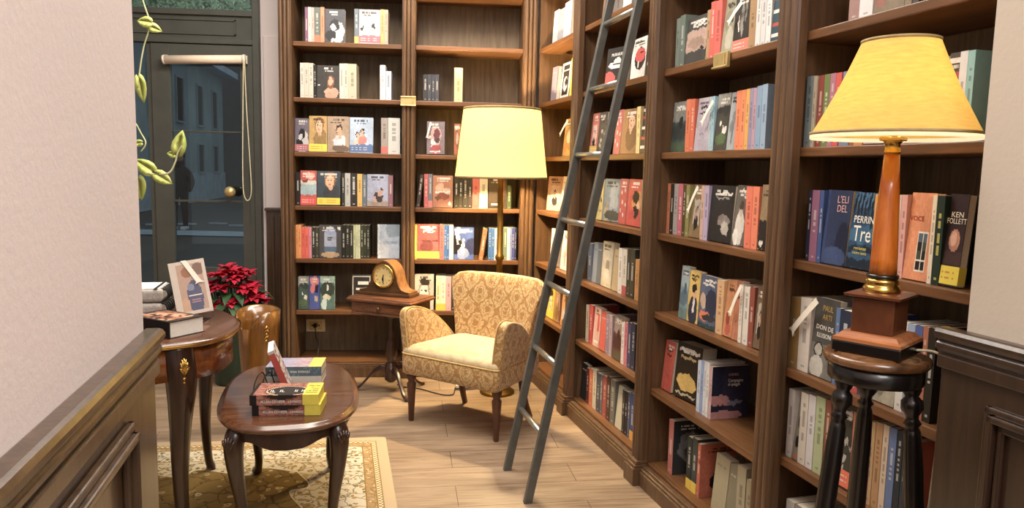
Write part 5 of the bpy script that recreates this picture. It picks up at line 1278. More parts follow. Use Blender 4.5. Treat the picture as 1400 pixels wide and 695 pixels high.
for sx in (-1, 1):
    for sy in (-1, 1):
        P = [(.150*sx, .295*sy, .424), (.160*sx, .315*sy, .40), (.165*sx, .325*sy, .36), (.160*sx, .316*sy, .28), (.148*sx, .302*sy, .18), (.140*sx, .298*sy, .09), (.143*sx, .315*sy, .045), (.150*sx, .335*sy, .022), (.150*sx, .336*sy, RZ+.001)]
        Rr = [.032, .034, .032, .026, .02, .0155, .0155, .021, .019]
        pp = smooth_path(P, 5); rr = []
        for q in range(len(pp)):
            f = q/5; a = min(int(f), len(Rr)-2); rr.append(Rr[a]+(Rr[a+1]-Rr[a])*(f-a))
        mb = MB(); mb.tube(pp, rr, 10); leg = mb.build('leg', M['mahogany_dark'], ct_, fix=True)
        mb = MB()      # carved knee: shell, scrolls and a bead string
        out = Vector((.5*sx, .86*sy, 0)).normalized(); tn = Vector((-out.y, out.x, 0))
        kc = Vector((.165*sx, .325*sy, .375))+out*.024
        for j in range(5):
            a = (j-2)*.42
            mb.tube([kc+Vector((0, 0, -.02)), kc+tn*math.sin(a)*.02+Vector((0, 0, .02*math.cos(a)))+out*.004, kc+tn*math.sin(a)*.03+Vector((0, 0, .034*math.cos(a)))], [.003, .0065, .003], 6)
        for j in range(4):
            mb.lathe([(.001, -.006), (.005-.0008*j, 0), (.001, .006)], 8, c=tuple(kc+Vector((0, 0, -.028-.014*j))-out*.002*j))
        mb.build('carved_knee', M['mahogany_dark'], leg, fix=True)

# books on it
def flat_book(name, label, cx, cy, z, rz, L, W, T, cols, group, band=None, spine_txt=None, top_art=None, parent_cat='book'):
    """book lying flat, spine towards local -Y, length L along X"""
    r = thing(name, label, parent_cat, (cx, cy, z), rz, group)
    base, top = hx(cols[0]), hx(cols[1])
    mb = MB()
    def sf(u, v):
        c = base
        if spine_txt == 'cooper':
            if u < .1: c = hx('1c1512')
            elif ((u-.46)/.3)**2+((v-1.2)/.8)**2 < 1: c = hx('8a4a38') if ((u-.46)/.27)**2+((v-1.2)/.66)**2 > 1 else hx('2a201c')
            elif H(int(u*30), int(v*6)) > .55: c = mixc(base, K_, .45)
        elif spine_txt == 'blue':
            if H(int(u*28), int(v*5)) > .78: c = mixc(base, hx('6aa0a8'), .5)
        return c
    mb.grid(lambda u, v: (-L/2+u*L, -W/2, v*T), 40, 8, sf)
    def tf(u, v):
        c = top
        if top_art == 'cooper':
            d = ((u-.52)/.34)**2+((v-.34)/.42)**2
            if u < .05: c = hx('1c1512')
            elif d < .72: c = hx('34302e') if H(int(u*9), int(v*4)) > .25 else hx('8a7a5a')
            elif d < .86: c = hx('e0b894')
            elif d < 1: c = hx('6a3424')
            elif H(int(u*22), int(v*16)) > .5: c = mixc(top, hx('6a2c1c'), .6)
        elif top_art == 'lilac':
            c = mixc(hx('a8a8c4'), hx('c8a8a8'), min(1, max(0, (u-.3)*2.5)))
            if H(int(u*20), int(v*20)) > .72: c = mixc(c, hx('8a6a70'), .5)
        return c
    mb.grid(lambda u, v: (-L/2+u*L, -W/2+v*W, T), 44, 30, tf)
    mb.add([(-L/2, -W/2, 0), (L/2, -W/2, 0), (L/2, W/2, 0), (-L/2, W/2, 0)], [(3, 2, 1, 0)], base)
    mb.build('cover', M['print'], r)
    mb = MB(); mb.box(-L/2+.0015, -W/2+.001, .001, L/2-.0015, W/2-.001, T-.001); mb.build('page_block', M['paper'], r)
    if band:
        bc = hx(band); g = .0008; x0, x1 = L*.27, L/2+g
        mb = MB()
        tx = lambda u, v: mixc(bc, K_, .75) if (.12 < u < .85 and (int(v*14) % 2 == 0) and .15 < v < .9 and H(int(u*18), int(v*14)) > .25) else bc
        mb.grid(lambda u, v: (x0+u*(x1-x0), -W/2-g, -0+v*(T+g)), 4, 4, lambda u, v: bc)
        mb.grid(lambda u, v: (x0+u*(x1-x0), -W/2-g+v*(W*.98), T+g), 16, 28, tx)
        mb.add([(x1, -W/2-g, 0), (x1, W/2*.9, 0), (x1, W/2*.9, T+g), (x1, -W/2-g, T+g)], [(0, 1, 2, 3)], bc)
        mb.build('paper_band', M['print'], r)
    return r
TT = .4555
a = 0.014
b1 = flat_book('book', 'lower of two thick rose-patterned paperbacks at the front of the coffee table', .391, -2.005, TT, a, .218, .138, .034, ('b8735c', 'b8735c'), 'books lying on the coffee table', 'f0dc24', 'cooper', 'cooper')
b2 = flat_book('book', 'upper thick rose-patterned paperback with yellow band at the front of the coffee table', .384, -2.008, TT+.0355, a+.02, .218, .138, .034, ('b8735c', 'b8735c'), 'books lying on the coffee table', 'f2de22', 'cooper', 'cooper')
for b in (b1, b2):
    text('ALLAN COOPER', .0125, M['ink_w'], b, (-.075, -.0702, .008), FR, 'spine_lettering', .0002, 'LEFT', .85)
    text('IL ROMANZO', .0105, M['ink_w'], b, (.012, -.0702, .008), FR, 'spine_lettering', .0002, 'LEFT', .65)
for x, bd in ((-.052, 'IL'), (-.022, 'IL'), (.026, 'II'), (.048, 'II')):
    text(bd, .034, M['ink_w'], b2, (x, -.036, .0345), (0, 0, 0), 'cover_lettering', .0002, 'LEFT', .7)
b3 = flat_book('book', 'white-spined book under the grey-blue one at the back of the coffee table', .341, -1.655, TT, .03, .203, .135, .03, ('d6cec4', 'd6cec4'), 'books lying on the coffee table')
mb = MB(); mb.box(-.075, -.0682, .012, -.025, -.0677, .0135); mb.build('spine_lettering', M['ink_k'], b3)
b4 = flat_book('book', 'grey-blue book with a lilac and yellow cover at the back of the coffee table', .341, -1.652, TT+.0305, .03, .203, .135, .036, ('5a6c78', 'b0aac4'), 'books lying on the coffee table', None, 'blue', 'lilac')
mb = MB(); mb.box(.055, -.068, .0362, .1012, .067, .0368); mb.build('cover_panel', M['ink_yel'], b4)
for x, bd in ((-.088, 'I I'), (-.058, 'II')): text(bd, .026, M['ink_w'], b4, (x, -.0679, .008), FR, 'spine_lettering', .0002, 'LEFT', .9)
text('ANNA  ROMANZO', .012, M['ink_w'], b4, (-.012, -.0679, .013), FR, 'spine_lettering', .0002, 'LEFT', .7)
# the red book stood on a wire easel between the stacks
mr = Matrix.Translation((.3465, -1.83, TT+.005)) @ Matrix.Rotation(.17, 4, 'Z') @ Matrix.Rotation(-.36, 4, 'Y') @ Matrix.Rotation(.10, 4, 'X')
rbk = thing('book', 'thin red book standing tilted on a wire easel on the coffee table', 'book', mat=mr)
mb = MB(); w, t, h = .022, .115, .165
mb.grid(lambda u, v: (-w/2+u*w, 0, v*h), 2, 30, lambda u, v: hx('c23a28') if v < .95 else hx('d8d4cc'))
mb.grid(lambda u, v: (w/2, u*t, v*h), 14, 30, lambda u, v: (hx('8a3a30') if H(int(u*10), int(v*16)) > .6 else hx('ddd6cc')))
mb.add([(-w/2, t, 0), (-w/2, 0, 0), (-w/2, 0, h), (-w/2, t, h)], [(0, 1, 2, 3)], hx('c23a28'))
mb.build('cover', M['print'], rbk)
mb = MB(); mb.box(-w/2+.0012, .001, .001, w/2-.0012, t-.002, h+.0005); mb.build('page_block', M['paperw'], rbk)
es = thing('book_easel', 'black wire easel holding up the thin red book', 'stand', (.272, -1.83, TT))
mb = MB()
for dx in (-.014, .012):
    mb.tube(smooth_path([(dx-.022, -.03, .002), (dx-.026, -.02, .03), (dx-.016, .0, .065), (dx-.004, .02, .07), (dx+.004, .04, .03), (dx+.006, .06, .002)], 6), .0022, 6)
mb.tube([(-.036, -.03, .0025), (-.01, -.03, .0025)], .0022, 6)
mb.build('wire', M['black'], es)

# ------------------------------------------------------------------ shaped writing table at the left wall
ol = [(p.x, p.y) for p in smooth_path([(-.045, -1.44, 0), (.095, -1.60, 0), (.162, -1.75, 0), (.172, -1.92, 0), (.125, -2.025, 0), (.02, -2.10, 0), (-.12, -2.19, 0), (-.36, -2.25, 0), (-.58, -2.18, 0), (-.70, -1.95, 0), (-.68, -1.62, 0), (-.5, -1.42, 0), (-.26, -1.37, 0)], 8, True)]
cx_, cy_ = -.26, -1.8
def inset(poly, d):
    n = len(poly); out = []
    for i in range(n):
        a, b = Vector(poly[i-1]), Vector(poly[(i+1) % n]); t = (b-a).normalized(); nn = Vector((-t.y, t.x))
        p = Vector(poly[i])
        if (Vector((cx_, cy_))-p).dot(nn) < 0: nn = -nn
        out.append(tuple(p+nn*d))
    return out
wt = thing('writing_table', 'shaped dark wood writing table with brass mounts beside the pale wall', 'table', (cx_, cy_, 0))
TW = Matrix.Translation((-cx_, -cy_, 0))
def rg(d, z): return [(x, y, z) for x, y in inset(ol, d)]
mb = MB(); mb.loft([rg(.02, .672), rg(.004, .676), rg(.0, .684), rg(.003, .692), rg(.010, .694), rg(.02, .70)], T=TW); mb.build('tabletop', M['mahogany'], wt, fix=True)
mb = MB(); mb.loft([rg(-.002, .6795), rg(-.0045, .684), rg(-.002, .6885)], T=TW, cap=False); mb.build('brass_rim', M['brass'], wt, fix=True)
mb = MB(); mb.loft([rg(.05, .56), rg(.028, .565), rg(.028, .672), rg(.05, .672)], T=TW); mb.build('apron', M['veneer'], wt, fix=True)
for k, (x, y, sq) in enumerate(((.045, -2.03, 1), (-.062, -1.435, .8), (-.55, -2.1, .9), (-.55, -1.5, .8))):
    d = Vector((x-cx_, y-cy_, 0)).normalized()
    P = [(x-d.x*.012, y-d.y*.012, .672), (x, y, .60), (x+d.x*.004, y+d.y*.004, .53), (x-d.x*.008, y-d.y*.008, .40), (x-d.x*.016, y-d.y*.016, .22), (x-d.x*.006, y-d.y*.006, .07), (x+d.x*.006, y+d.y*.006, RZ+.012), (x+d.x*.006, y+d.y*.006, RZ+.001)]
    Rr = [.054*sq, .052*sq, .046*sq, .034*sq, .025*sq, .02*sq, .022*sq, .024*sq]
    pp = smooth_path(P, 5); rr = []
    for q in range(len(pp)):
        f = q/5; a_ = min(int(f), len(Rr)-2); rr.append(Rr[a_]+(Rr[a_+1]-Rr[a_])*(f-a_))
    mb = MB(); mb.tube(pp, rr, 8, T=TW); leg = mb.build('leg', M['mahogany_dark'], wt, fix=True)
    if k == 0:      # gilt mount on the knee
        f = Vector((.55, -.83, 0)).normalized(); tn = Vector((-f.y, f.x, 0)); kc = Vector((x-cx_, y-cy_, .60))+f*.050
        mb = MB()
        for j in range(7):
            a_ = (j-3)*.42
            mb.tube([kc+Vector((0, 0, -.012)), kc+tn*math.sin(a_)*.010+Vector((0, 0, .022*math.cos(a_)+.004))+f*.004, kc+tn*math.sin(a_)*.015+Vector((0, 0, .042*math.cos(a_)+.004))], [.003, .005, .002], 6)
        for j in range(7):
            mb.lathe([(.001, -.007), (.008-.0008*j, 0), (.001, .007)], 8, c=tuple(kc+Vector((0, 0, -.022-.013*j))-f*(.002+.0022*j)))
        mb.build('brass_mount', M['brass'], leg, fix=True)

# things on the writing table
TZ = .7005
# thick hardback lying with its page edge to the room
p0 = Vector((.014, -2.033, TZ)); dx = Vector((.064, .098, 0)).normalized(); rz = math.atan2(dx.y, dx.x)
hb = thing('book', 'thick dark hardback with a flame-coloured picture lying on the writing table', 'book', tuple(p0), rz)
L, W, T = .135, .205, .055      # along the page edge, back from it, thickness
mb = MB()
def hbf(u, v):
    c = hx('2c2018')
    if .12 < v < .95 and .1 < u < .9:
        c = mixc(hx('a8583a'), hx('e0a878'), .5+.5*math.sin(9*u+5*v)) if H(int(u*12), int(v*14)) > .3 else hx('4a2c20')
    return c
mb.grid(lambda u, v: (u*L, v*W, T), 24, 34, hbf)
mb.add([(0, W, 0), (0, 0, 0), (0, 0, T), (0, W, T)], [(0, 1, 2, 3)], hx('2a2522'))
mb.add([(0, -.002, T-.0005), (L, -.002, T-.0005), (L, W, T-.0005), (0, W, T-.0005)], [(3, 2, 1, 0)], hx('2a2522'))
mb.box(0, -.003, 0, L+.001, W, .002, hx('2a2522')); mb.box(0, -.003, T-.0025, L+.001, W, T-.0006, hx('2a2522')); mb.box(0, -.0032, 0, .003, W, T-.0006, hx('2a2522'))
mb.build('cover', M['print'], hb)
mb = MB(); mb.box(.003, .001, .0022, L-.003, W-.003, T-.0027); mb.build('page_block', M['paperw'], hb)
# two felt notebooks
for k in range(2):
    nb = thing('notebook', ('upper' if k else 'lower')+' of two grey felt notebooks with black elastic stacked by the pale wall', 'notebook', (-.285, -1.60, TZ+k*.0525), .12+.05*k, 'grey felt notebooks on the writing table')
    mb = MB(); mb.box(-.13, -.09, 0, .13, .09, .05); mb.build('felt_cover', M['fabric_nb'], nb, bevel=.014, seg=3)
    mb = MB(); mb.box(-.12, -.082, .0502, .115, .082, .0512); mb.build('label_band', M['elastic' if False else 'paperw'], nb) if k == 1 else None
    mb = MB()
    for y in (-.06, -.035, -.01, .02, .05):
        mb.tube(smooth_path([(.118, y, .046), (.138, y, .044), (.146, y, .026), (.138, y, .008), (.118, y, .004)], 4), .004, 6)
    mb.box(.10, -.088, .0505, .112, .088, .0518) if k == 1 else None
    mb.build('elastic_loops', M['elastic'], nb)
# paperback stood up, with a ribbon bookmark
bx = Vector((-.062, -1.675, TZ)); fx_ = Vector((.061, .058, 0))
ms = Matrix.Translation((-.056, -1.755, TZ+.0155)) @ Matrix.Rotation(.30, 4, 'Z') @ Matrix.Rotation(-.28, 4, 'X') @ Matrix.Rotation(-.16, 4, 'Y')
sbk = thing('book', 'white-edged paperback with a dreamy figure standing on the writing table', 'book', mat=ms)
wd, h, t = .122, .198, .03
def sbf(u, v):
    c = hx('e0cdbc')
    if .2 < u < .92 and .06 < v < .93:
        c = hx('c8a088')
        if ((u-.58)/.22)**2+((v-.3)/.32)**2 < 1: c = hx('5a5878')
        if ((u-.45)/.14)**2+((v-.78)/.1)**2 < 1: c = hx('a8683c')
        if ((u-.78)/.16)**2+((v-.82)/.12)**2 < 1: c = hx('8a6450')
        if ((u-.3)/.12)**2+((v-.18)/.14)**2 < 1: c = hx('d8a884')
        if ((u-.5)/.1)**2+((v-.5)/.07)**2 < 1: c = hx('8a90a8')
        if .42 < u < .78 and .33 < v < .36: c = W_
        if .48 < u < .72 and (.25 < v < .27 or .2 < v < .22): c = hx('c08888')
    return c
mb = MB(); mb.grid(lambda u, v: (u*wd, 0, v*h), 32, 48, sbf)
mb.add([(wd, t, 0), (0, t, 0), (0, t, h), (wd, t, h)], [(0, 1, 2, 3)], hx('d8c8bc'))
mb.grid(lambda u, v: (0, (1-u)*t, v*h), 2, 6, lambda u, v: hx('d9cbbd')); mb.build('cover', M['print'], sbk)
mb = MB(); mb.box(.001, .0012, .001, wd-.001, t-.0012, h-.001); mb.build('page_block', M['paperw'], sbk)
bm_ = thing('bookmark', 'white paper bookmark hanging down the paperback on the writing table', 'bookmark', mat=ms.copy())
mb = MB(); mb.add([(.042, .012, h+.0015), (.06, .012, h+.0015), (.062, -.002, h+.0015), (.044, -.002, h+.0015), (.082, -.003, h*.58), (.10, -.003, h*.60), (.078, -.003, h*.535), (.093, -.003, h*.565), (.112, -.003, h*.555)], [(0, 1, 2, 3), (3, 2, 5, 4), (4, 5, 7), (4, 7, 6), (5, 8, 7)])
q = mb.build('ribbon', M['tagpaper'], bm_); q.modifiers.new('thick', 'SOLIDIFY').thickness = .001
es2 = thing('book_easel', 'black wire easel under the paperback on the writing table', 'stand', (.005, -1.712, TZ))
mb = MB()
for dx_ in (-.03, .03):
    mb.tube(smooth_path([(dx_, -.078, .03), (dx_+.003, -.082, .004), (dx_, -.03, .003), (dx_, .07, .003), (dx_*.6, .075, .06)], 5), .0025, 6)
mb.tube([(-.03, .0, .003), (.03, .0, .003)], .0025, 6); mb.build('wire', M['black'], es2)

# ------------------------------------------------------------------ tub planter and poinsettia
vs_ = thing('tub_planter', 'glossy walnut tub with a dipped rim and a gilt mount behind the tables', 'planter', (.008, -.9, 0))
mb = MB(); n = 40; vs = []; fs = []
zs = [0, .03, .08, .18, .3, .42, .52, 1.]
def rim(t):   # t = angle from +x; the front right panel and the back stand higher
    return .572+.010*math.cos(t-5.6)+.022*max(0, math.cos(t-2.0))-.095*math.exp(-((t-4.3)/.55)**2)
for j, zz in enumerate(zs):
    for i in range(n):
        t = 2*PI*i/n; zt = rim(t); z = zz if zz < .5 else (.5 if zz < 1 else zt)
        r = .066+.036*(z/.56)**1.3
        vs.append((r*math.cos(t), r*math.sin(t), z))
m_ = len(zs)
for j in range(m_):   # inner skin
    for i in range(n):
        x, y, z = vs[(m_-1-j)*n+i]; k = 1-.009/max(.01, math.hypot(x, y)); vs.append((x*k, y*k, max(z, .02)))
for j in range(2*m_-1):
    for i in range(n):
        a_, b_ = j*n+i, j*n+(i+1) % n; fs.append((a_, b_, b_+n, a_+n))
fs.append(tuple(reversed(range(n)))); fs.append(tuple(range((2*m_-1)*n, 2*m_*n)))
mb.add(vs, fs, smooth=True); mb.build('tub', M['copper_wood'], vs_, fix=True)
mb = MB(); pts = []
for i in range(n+1):
    t = 2*PI*i/n; z = rim(t); r = .066+.036*(z/.56)**1.3-.004; pts.append((r*math.cos(t), r*math.sin(t), z))
mb.tube(pts, .0028, 6); mb.build('brass_rim', M['pole_brass'], vs_)
mb = MB(); t = 5.35
for j in range(5):
    r = .066+.036*((.50-.014*j)/.56)**1.3+.002
    mb.lathe([(.001, -.008), (.007, 0), (.001, .008)], 8, c=(r*math.cos(t+.05*(j % 2)), r*math.sin(t+.05*(j % 2)), .51-.016*j))
    mb.tube([(r*math.cos(t-.12), r*math.sin(t-.12), .505-.016*j), (r*math.cos(t), r*math.sin(t), .515-.016*j), (r*math.cos(t+.12), r*math.sin(t+.12), .505-.016*j)], .0035, 5)
mb.build('brass_mount', M['brass'], vs_, fix=True)

po = thing('poinsettia', 'potted poinsettia with red bracts standing in front of the glazed door', 'plant', (-.335, -.13, 0))
mb = MB(); mb.lathe([(.09, 0), (.10, .01), (.115, .2), (.13, .30), (.138, .31), (.138, .335), (.12, .335), (.115, .30), (.001, .29)], 28); mb.build('pot', M['pot'], po, fix=True)
def leaf_blade(mb, base, d, up, L, W, droop=.3, lobes=0):
    d = d.normalized(); s = d.cross(up).normalized(); nrm = s.cross(d).normalized()
    n = 7; vs = []; fs = []
    for i in range(n):
        t = i/(n-1); w = W*(math.sin(PI*min(1, t*.92+.06))**.8)*(1-.35*t)*(1 if i < n-1 else .02)
        c = base+d*(L*t)-Vector((0, 0, 1))*(droop*L*t*t)
        f = nrm*(.25*w)
        vs += [c-s*w+f, c, c+s*w+f]
    for i in range(n-1):
        for k in range(2):
            a_ = i*3+k; fs.append((a_, a_+1, a_+4, a_+3))
    mb.add(vs, fs, smooth=True)
rnd = random.Random(3)
br, lf, st = MB(), MB(), MB()
for i in range(30):
    a_ = i*2.399; q = math.sqrt((i+.5)/30); r = .165*q
    hd = Vector((r*math.cos(a_)*1.0, r*math.sin(a_)*.9, .655-.20*q**2.5+rnd.uniform(-.02, .02)))
    st.tube([(hd.x*.3, hd.y*.3, .29), (hd.x*.7, hd.y*.7, .42), tuple(hd)], .004, 5)
    out = Vector((hd.x, hd.y, .12)).normalized()
    for k in range(11):
        b_ = k*2*PI/11+rnd.uniform(-.25, .25); el = (.1 if k % 2 else .45)+rnd.uniform(-.15, .15)
        d = Vector((math.cos(b_), math.sin(b_), el))+out*.5
        leaf_blade(br, hd, d, Vector((0, 0, 1)), rnd.uniform(.06, .10), rnd.uniform(.02, .028), rnd.uniform(.2, .6))
for i in range(46):
    a_ = i*2.399; r = .05+.10*rnd.random()
    leaf_blade(lf, Vector((r*math.cos(a_), r*math.sin(a_), rnd.uniform(.36, .55))), Vector((math.cos(a_), math.sin(a_), .1)), Vector((0, 0, 1)), rnd.uniform(.08, .12), rnd.uniform(.025, .036), .6)
st.build('stems', M['leaf'], po); lf.build('foliage', M['leaf'], po); br.build('flower_bracts', M['bract'], po)

# trailing pothos
vn = thing('hanging_pothos', 'trailing pothos vine with pale green leaves hanging beside the pale wall', 'plant', (-.28, -1.40, 1.2))
o0 = Vector((-.28, -1.40, 1.2))
P1 = [Vector(p)-o0 for p in ((-.36, -1.38, 2.25), (-.325, -1.375, 2.05), (-.291, -1.37, 1.901), (-.264, -1.383, 1.808), (-.285, -1.39, 1.72), (-.297, -1.399, 1.645), (-.305, -1.41, 1.56))]
P2 = [Vector(p)-o0 for p in ((-.40, -1.40, 1.9), (-.34, -1.42, 1.5), (-.30, -1.43, 1.40), (-.273, -1.435, 1.346), (-.29, -1.44, 1.31))]
P3 = [Vector(p)-o0 for p in ((-.42, -1.42, 1.6), (-.34, -1.44, 1.33), (-.292, -1.443, 1.261), (-.261, -1.45, 1.228), (-.215, -1.455, 1.224), (-.178, -1.456, 1.232), (-.158, -1.452, 1.27), (-.147, -1.449, 1.31), (-.131, -1.447, 1.335))]
mb = MB()
for P in (P1, P2, P3): mb.tube(smooth_path(P, 6), .0038 if P is P3 else .003, 6)
mb.build('stem', M['vine_stem'], vn)
def vleaf(c, d, L, W):
    """heart-shaped leaf facing the room: c = stalk end, d = towards the tip"""
    c = Vector(c)-o0; d = Vector(d).normalized(); s = d.cross(Vector((.15, -1, .15))).normalized(); nrm = s.cross(d)
    out = [(0, 0), (-.12, .35), (-.02, .72), (.2, .98), (.45, .95), (.7, .66), (.88, .3), (1, 0)]
    vs = [c+d*(L*a_)+s*(W*b_)+nrm*(.05*W*b_-.1*L*a_*a_) for a_, b_ in out]+[c+d*(L*a_)-s*(W*b_)+nrm*(.05*W*b_-.1*L*a_*a_) for a_, b_ in out[1:-1]]
    mid = [c+d*(L*t)-nrm*(.1*L*t*t) for t in (.15, .45, .75)]
    k = len(vs); vs += mid
    up = [0, 1, 2, 3, 4, 5, 6, 7]; lo = [0]+list(range(8, 14))+[7]
    fs = []
    for row in (up, lo):
        m = [k, k, k, k, k+1, k+2, k+2]
        for i in range(7):
            f = [row[i], row[i+1], m[i]]
            fs.append(f)
            if i < 6 and m[i+1] != m[i]: fs.append([row[i+1], m[i+1], m[i]])
    mb = MB(); mb.add(vs, fs, smooth=True); q = mb.build('leaf', M['vine'], vn); q.modifiers.new('thick', 'SOLIDIFY').thickness = .0012
vleaf((-.255, -1.39, 1.812), (-.75, .0, .1), .055, .024); vleaf((-.266, -1.385, 1.80), (1, 0, -.35), .052, .02)
vleaf((-.30, -1.41, 1.60), (.15, 0, -1), .10, .022)
vleaf((-.285, -1.44, 1.345), (-.6, 0, -.1), .04, .015)
vleaf((-.244, -1.447, 1.232), (-.62, -.1, .45), .085, .03)
vleaf((-.232, -1.457, 1.226), (.62, -.1, -.35), .075, .026)
vleaf((-.150, -1.449, 1.305), (.25, -.05, 1), .095, .028)
vleaf((-.155, -1.45, 1.30), (-.9, -.05, .2), .035, .015)
vleaf((-.30, -1.45, 1.21), (.1, 0, -1), .09, .026)

# ------------------------------------------------------------------ tripod side table and mantel clock
tz = math.atan2(-.467, .884)
st_ = thing('tripod_side_table', 'small tripod side table with one drawer carrying the mantel clock', 'table', (.594, -.332, 0), tz)
def box_rings(hx_, hy_, spec):
    return [[(-(hx_+e), -(hy_+e), z), ((hx_+e), -(hy_+e), z), ((hx_+e), (hy_+e), z), (-(hx_+e), (hy_+e), z)] for e, z in spec]
mb = MB(); mb.loft(box_rings(.207, .137, [(-.012, .528), (-.002, .532), (0, .54), (-.002, .546), (-.008, .548), (-.010, .555)]), smooth=False); mb.build('tabletop', M['table_brown'], st_, fix=True)
mb = MB(); mb.box(-.185, -.115, .462, .185, .115, .528); mb.loft(box_rings(.185, .115, [(.004, .468), (.006, .464), (.002, .458)]), smooth=False); mb.build('apron', M['table_brown'], st_, fix=True, bevel=.002)
mb = MB(); mb.box(-.16, -.119, .474, .16, -.1152, .522); dw = mb.build('drawer', M['table_brown'], st_, bevel=.003)
mb = MB(); mb.lathe([(.006, 0), (.006, .008), (.012, .012), (.011, .02), (.001, .023)], 14, T=Matrix.Translation((0, -.119, .498)) @ Matrix.Rotation(PI/2, 4, 'X')); mb.build('knob', M['clock_dark'], dw, fix=True)
mb = MB(); mb.lathe([(.05, .458), (.05, .45), (.024, .44), (.018, .42), (.017, .36), (.020, .33), (.015, .32), (.026, .29), (.033, .25), (.034, .22), (.026, .19), (.018, .175), (.03, .165), (.03, .155), (.036, .15), (.036, .075), (.02, .06), (.001, .055)], 24); mb.build('column', M['mahogany_dark'], st_, fix=True)
for a_ in (math.radians(172)-tz, math.radians(35)-tz, math.radians(-62)-tz):
    d = Vector((math.cos(a_), math.sin(a_), 0)); s = Vector((-d.y, d.x, 0))
    prof = [(.028, .135, .034), (.06, .142, .030), (.10, .118, .024), (.14, .07, .020), (.175, .03, .018), (.205, .012, .017), (.222, .0125, .014)]
    rings = []
    for r, z, hgt in prof:
        w = .013
        zt = z+hgt*.5; zb = max(0, z-hgt*.5)
        rings.append([tuple(d*r+s*w+Vector((0, 0, zb))), tuple(d*r-s*w+Vector((0, 0, zb))), tuple(d*r-s*w*.7+Vector((0, 0, zt))), tuple(d*r+s*w*.7+Vector((0, 0, zt)))])
    mb = MB(); mb.loft(rings); mb.build('leg', M['mahogany_dark'], st_, fix=True, bevel=.003)

ck = thing('mantel_clock', 'wooden tambour mantel clock with round dial on the tripod side table', 'clock', tuple(Vector((.594, -.332, .5555))+Vector((math.cos(tz)*-.032-math.sin(tz)*.02, math.sin(tz)*-.032+math.cos(tz)*.02, 0))), tz+.04)
top = [(-.16, .028), (-.135, .031), (-.11, .042), (-.092, .07), (-.082, .105), (-.07, .145), (-.045, .178), (-.015, .195), (.015, .195), (.045, .178), (.07, .145), (.082, .105), (.092, .07), (.11, .042), (.135, .031), (.16, .028)]
tp = [(p.x, p.z) for p in smooth_path([(x, 0, z) for x, z in top], 4)]
poly = [(-.16, .018)]+[(.16, .018)]+list(reversed(tp))
def ext(mb, poly, y0, y1, mi=0):
    n = len(poly); vs = [(x, y0, z) for x, z in poly]+[(x, y1, z) for x, z in poly]
    mb.add(vs, [tuple(range(n)), tuple(reversed(range(n, 2*n)))]+[(i, i+n, (i+1) % n+n, (i+1) % n) for i in range(n)])
mb = MB(); ext(mb, poly, -.048, .05); mb.build('case', M['clock_wood'], ck, fix=True, bevel=.003)
mb = MB(); ext(mb, [(x*.97, z*.985+.001) for x, z in poly], -.052, -.0485); mb.build('front_panel', M['clock_dark'], ck, fix=True)
mb = MB(); mb.box(-.168, -.06, 0, .168, .056, .018); mb.build('plinth', M['clock_dark'], ck, bevel=.004)
CR = Matrix.Translation((0, -.0525, .112)) @ Matrix.Rotation(PI/2, 4, 'X')
mb = MB(); mb.lathe([(.064, 0), (.068, .004), (.066, .01), (.060, .012), (.057, .006), (.057, 0)], 40, T=CR, cap=False); mb.build('bezel', M['brass'], ck, fix=True)
mb = MB(); mb.lathe([(.058, 0), (.058, .003)], 40, T=CR, smooth=False); dl = mb.build('dial', plain('aged_dial', 'd8c084', .5, .1, .08), ck, fix=True)
NUM = ['XII', 'I', 'II', 'III', 'IIII', 'V', 'VI', 'VII', 'VIII', 'IX', 'X', 'XI']
for k, s_ in enumerate(NUM):
    a_ = PI/2-k*PI/6
    text(s_, .0125, M['ink_k'], dl, (.044*math.cos(a_), -.0558, .112+.044*math.sin(a_)-.0045), FR, 'numeral', .0003, 'CENTER', .75)
for nm, a_, L, w in (('hour_hand', PI/2-PI*(6.5/6), .030, .005), ('minute_hand', PI/2-2*PI*(30/60), .046, .0035)):
    d = Vector((math.cos(a_), 0, math.sin(a_))); s = Vector((-d.z, 0, d.x)); c0 = Vector((0, -.0568 if nm[0] == 'h' else -.0578, .112))
    mb = MB(); mb.add([c0-d*.008-s*w*.4, c0-d*.008+s*w*.4, c0+d*L*.6+s*w, c0+d*L, c0+d*L*.6-s*w], [(0, 1, 2, 3, 4)])
    q = mb.build(nm, M['ink_k'], dl); q.modifiers.new('thick', 'SOLIDIFY').thickness = .0006

# ------------------------------------------------------------------ damask armchair
Wv = Vector((.79, -.61, 0)).normalized()
ac = thing('armchair', 'low armchair in gold and cream damask with tapered wooden legs', 'armchair', (1.052, -.825, 0), math.atan2(Wv.y, Wv.x))
def rrect(x0, x1, y0, y1, r, n=5):
    out = []
    for cx, cy, a0 in ((x1-r, y0+r, -PI/2), (x1-r, y1-r, 0), (x0+r, y1-r, PI/2), (x0+r, y0+r, PI)):
        for i in range(n+1): a_ = a0+PI/2*i/n; out.append((cx+r*math.cos(a_), cy+r*math.sin(a_)))
    return out
def seat_ring(k, z, dome=0):
    # trapezoid plan, wider in front
    out = []
    for x, y in rrect(-1, 1, -1, 1, .09, 5):
        w = .292-.03*(y+1)/2
        out.append((x*w*k, -.015+y*.215*k-.012*(1-x*x)*(1 if y < 0 else 0), z))
    return out
mb = MB(); mb.loft([seat_ring(.96, .248), seat_ring(.995, .255), seat_ring(1.0, .30), seat_ring(1.0, .345), seat_ring(.985, .352)]); so = mb.build('seat_frame', M['damask'], ac, fix=True); box_uv(so)
rings = [seat_ring(.985, .352), seat_ring(.99, .362), seat_ring(.96, .378), seat_ring(.85, .394), seat_ring(.65, .408), seat_ring(.35, .417), seat_ring(.05, .42)]
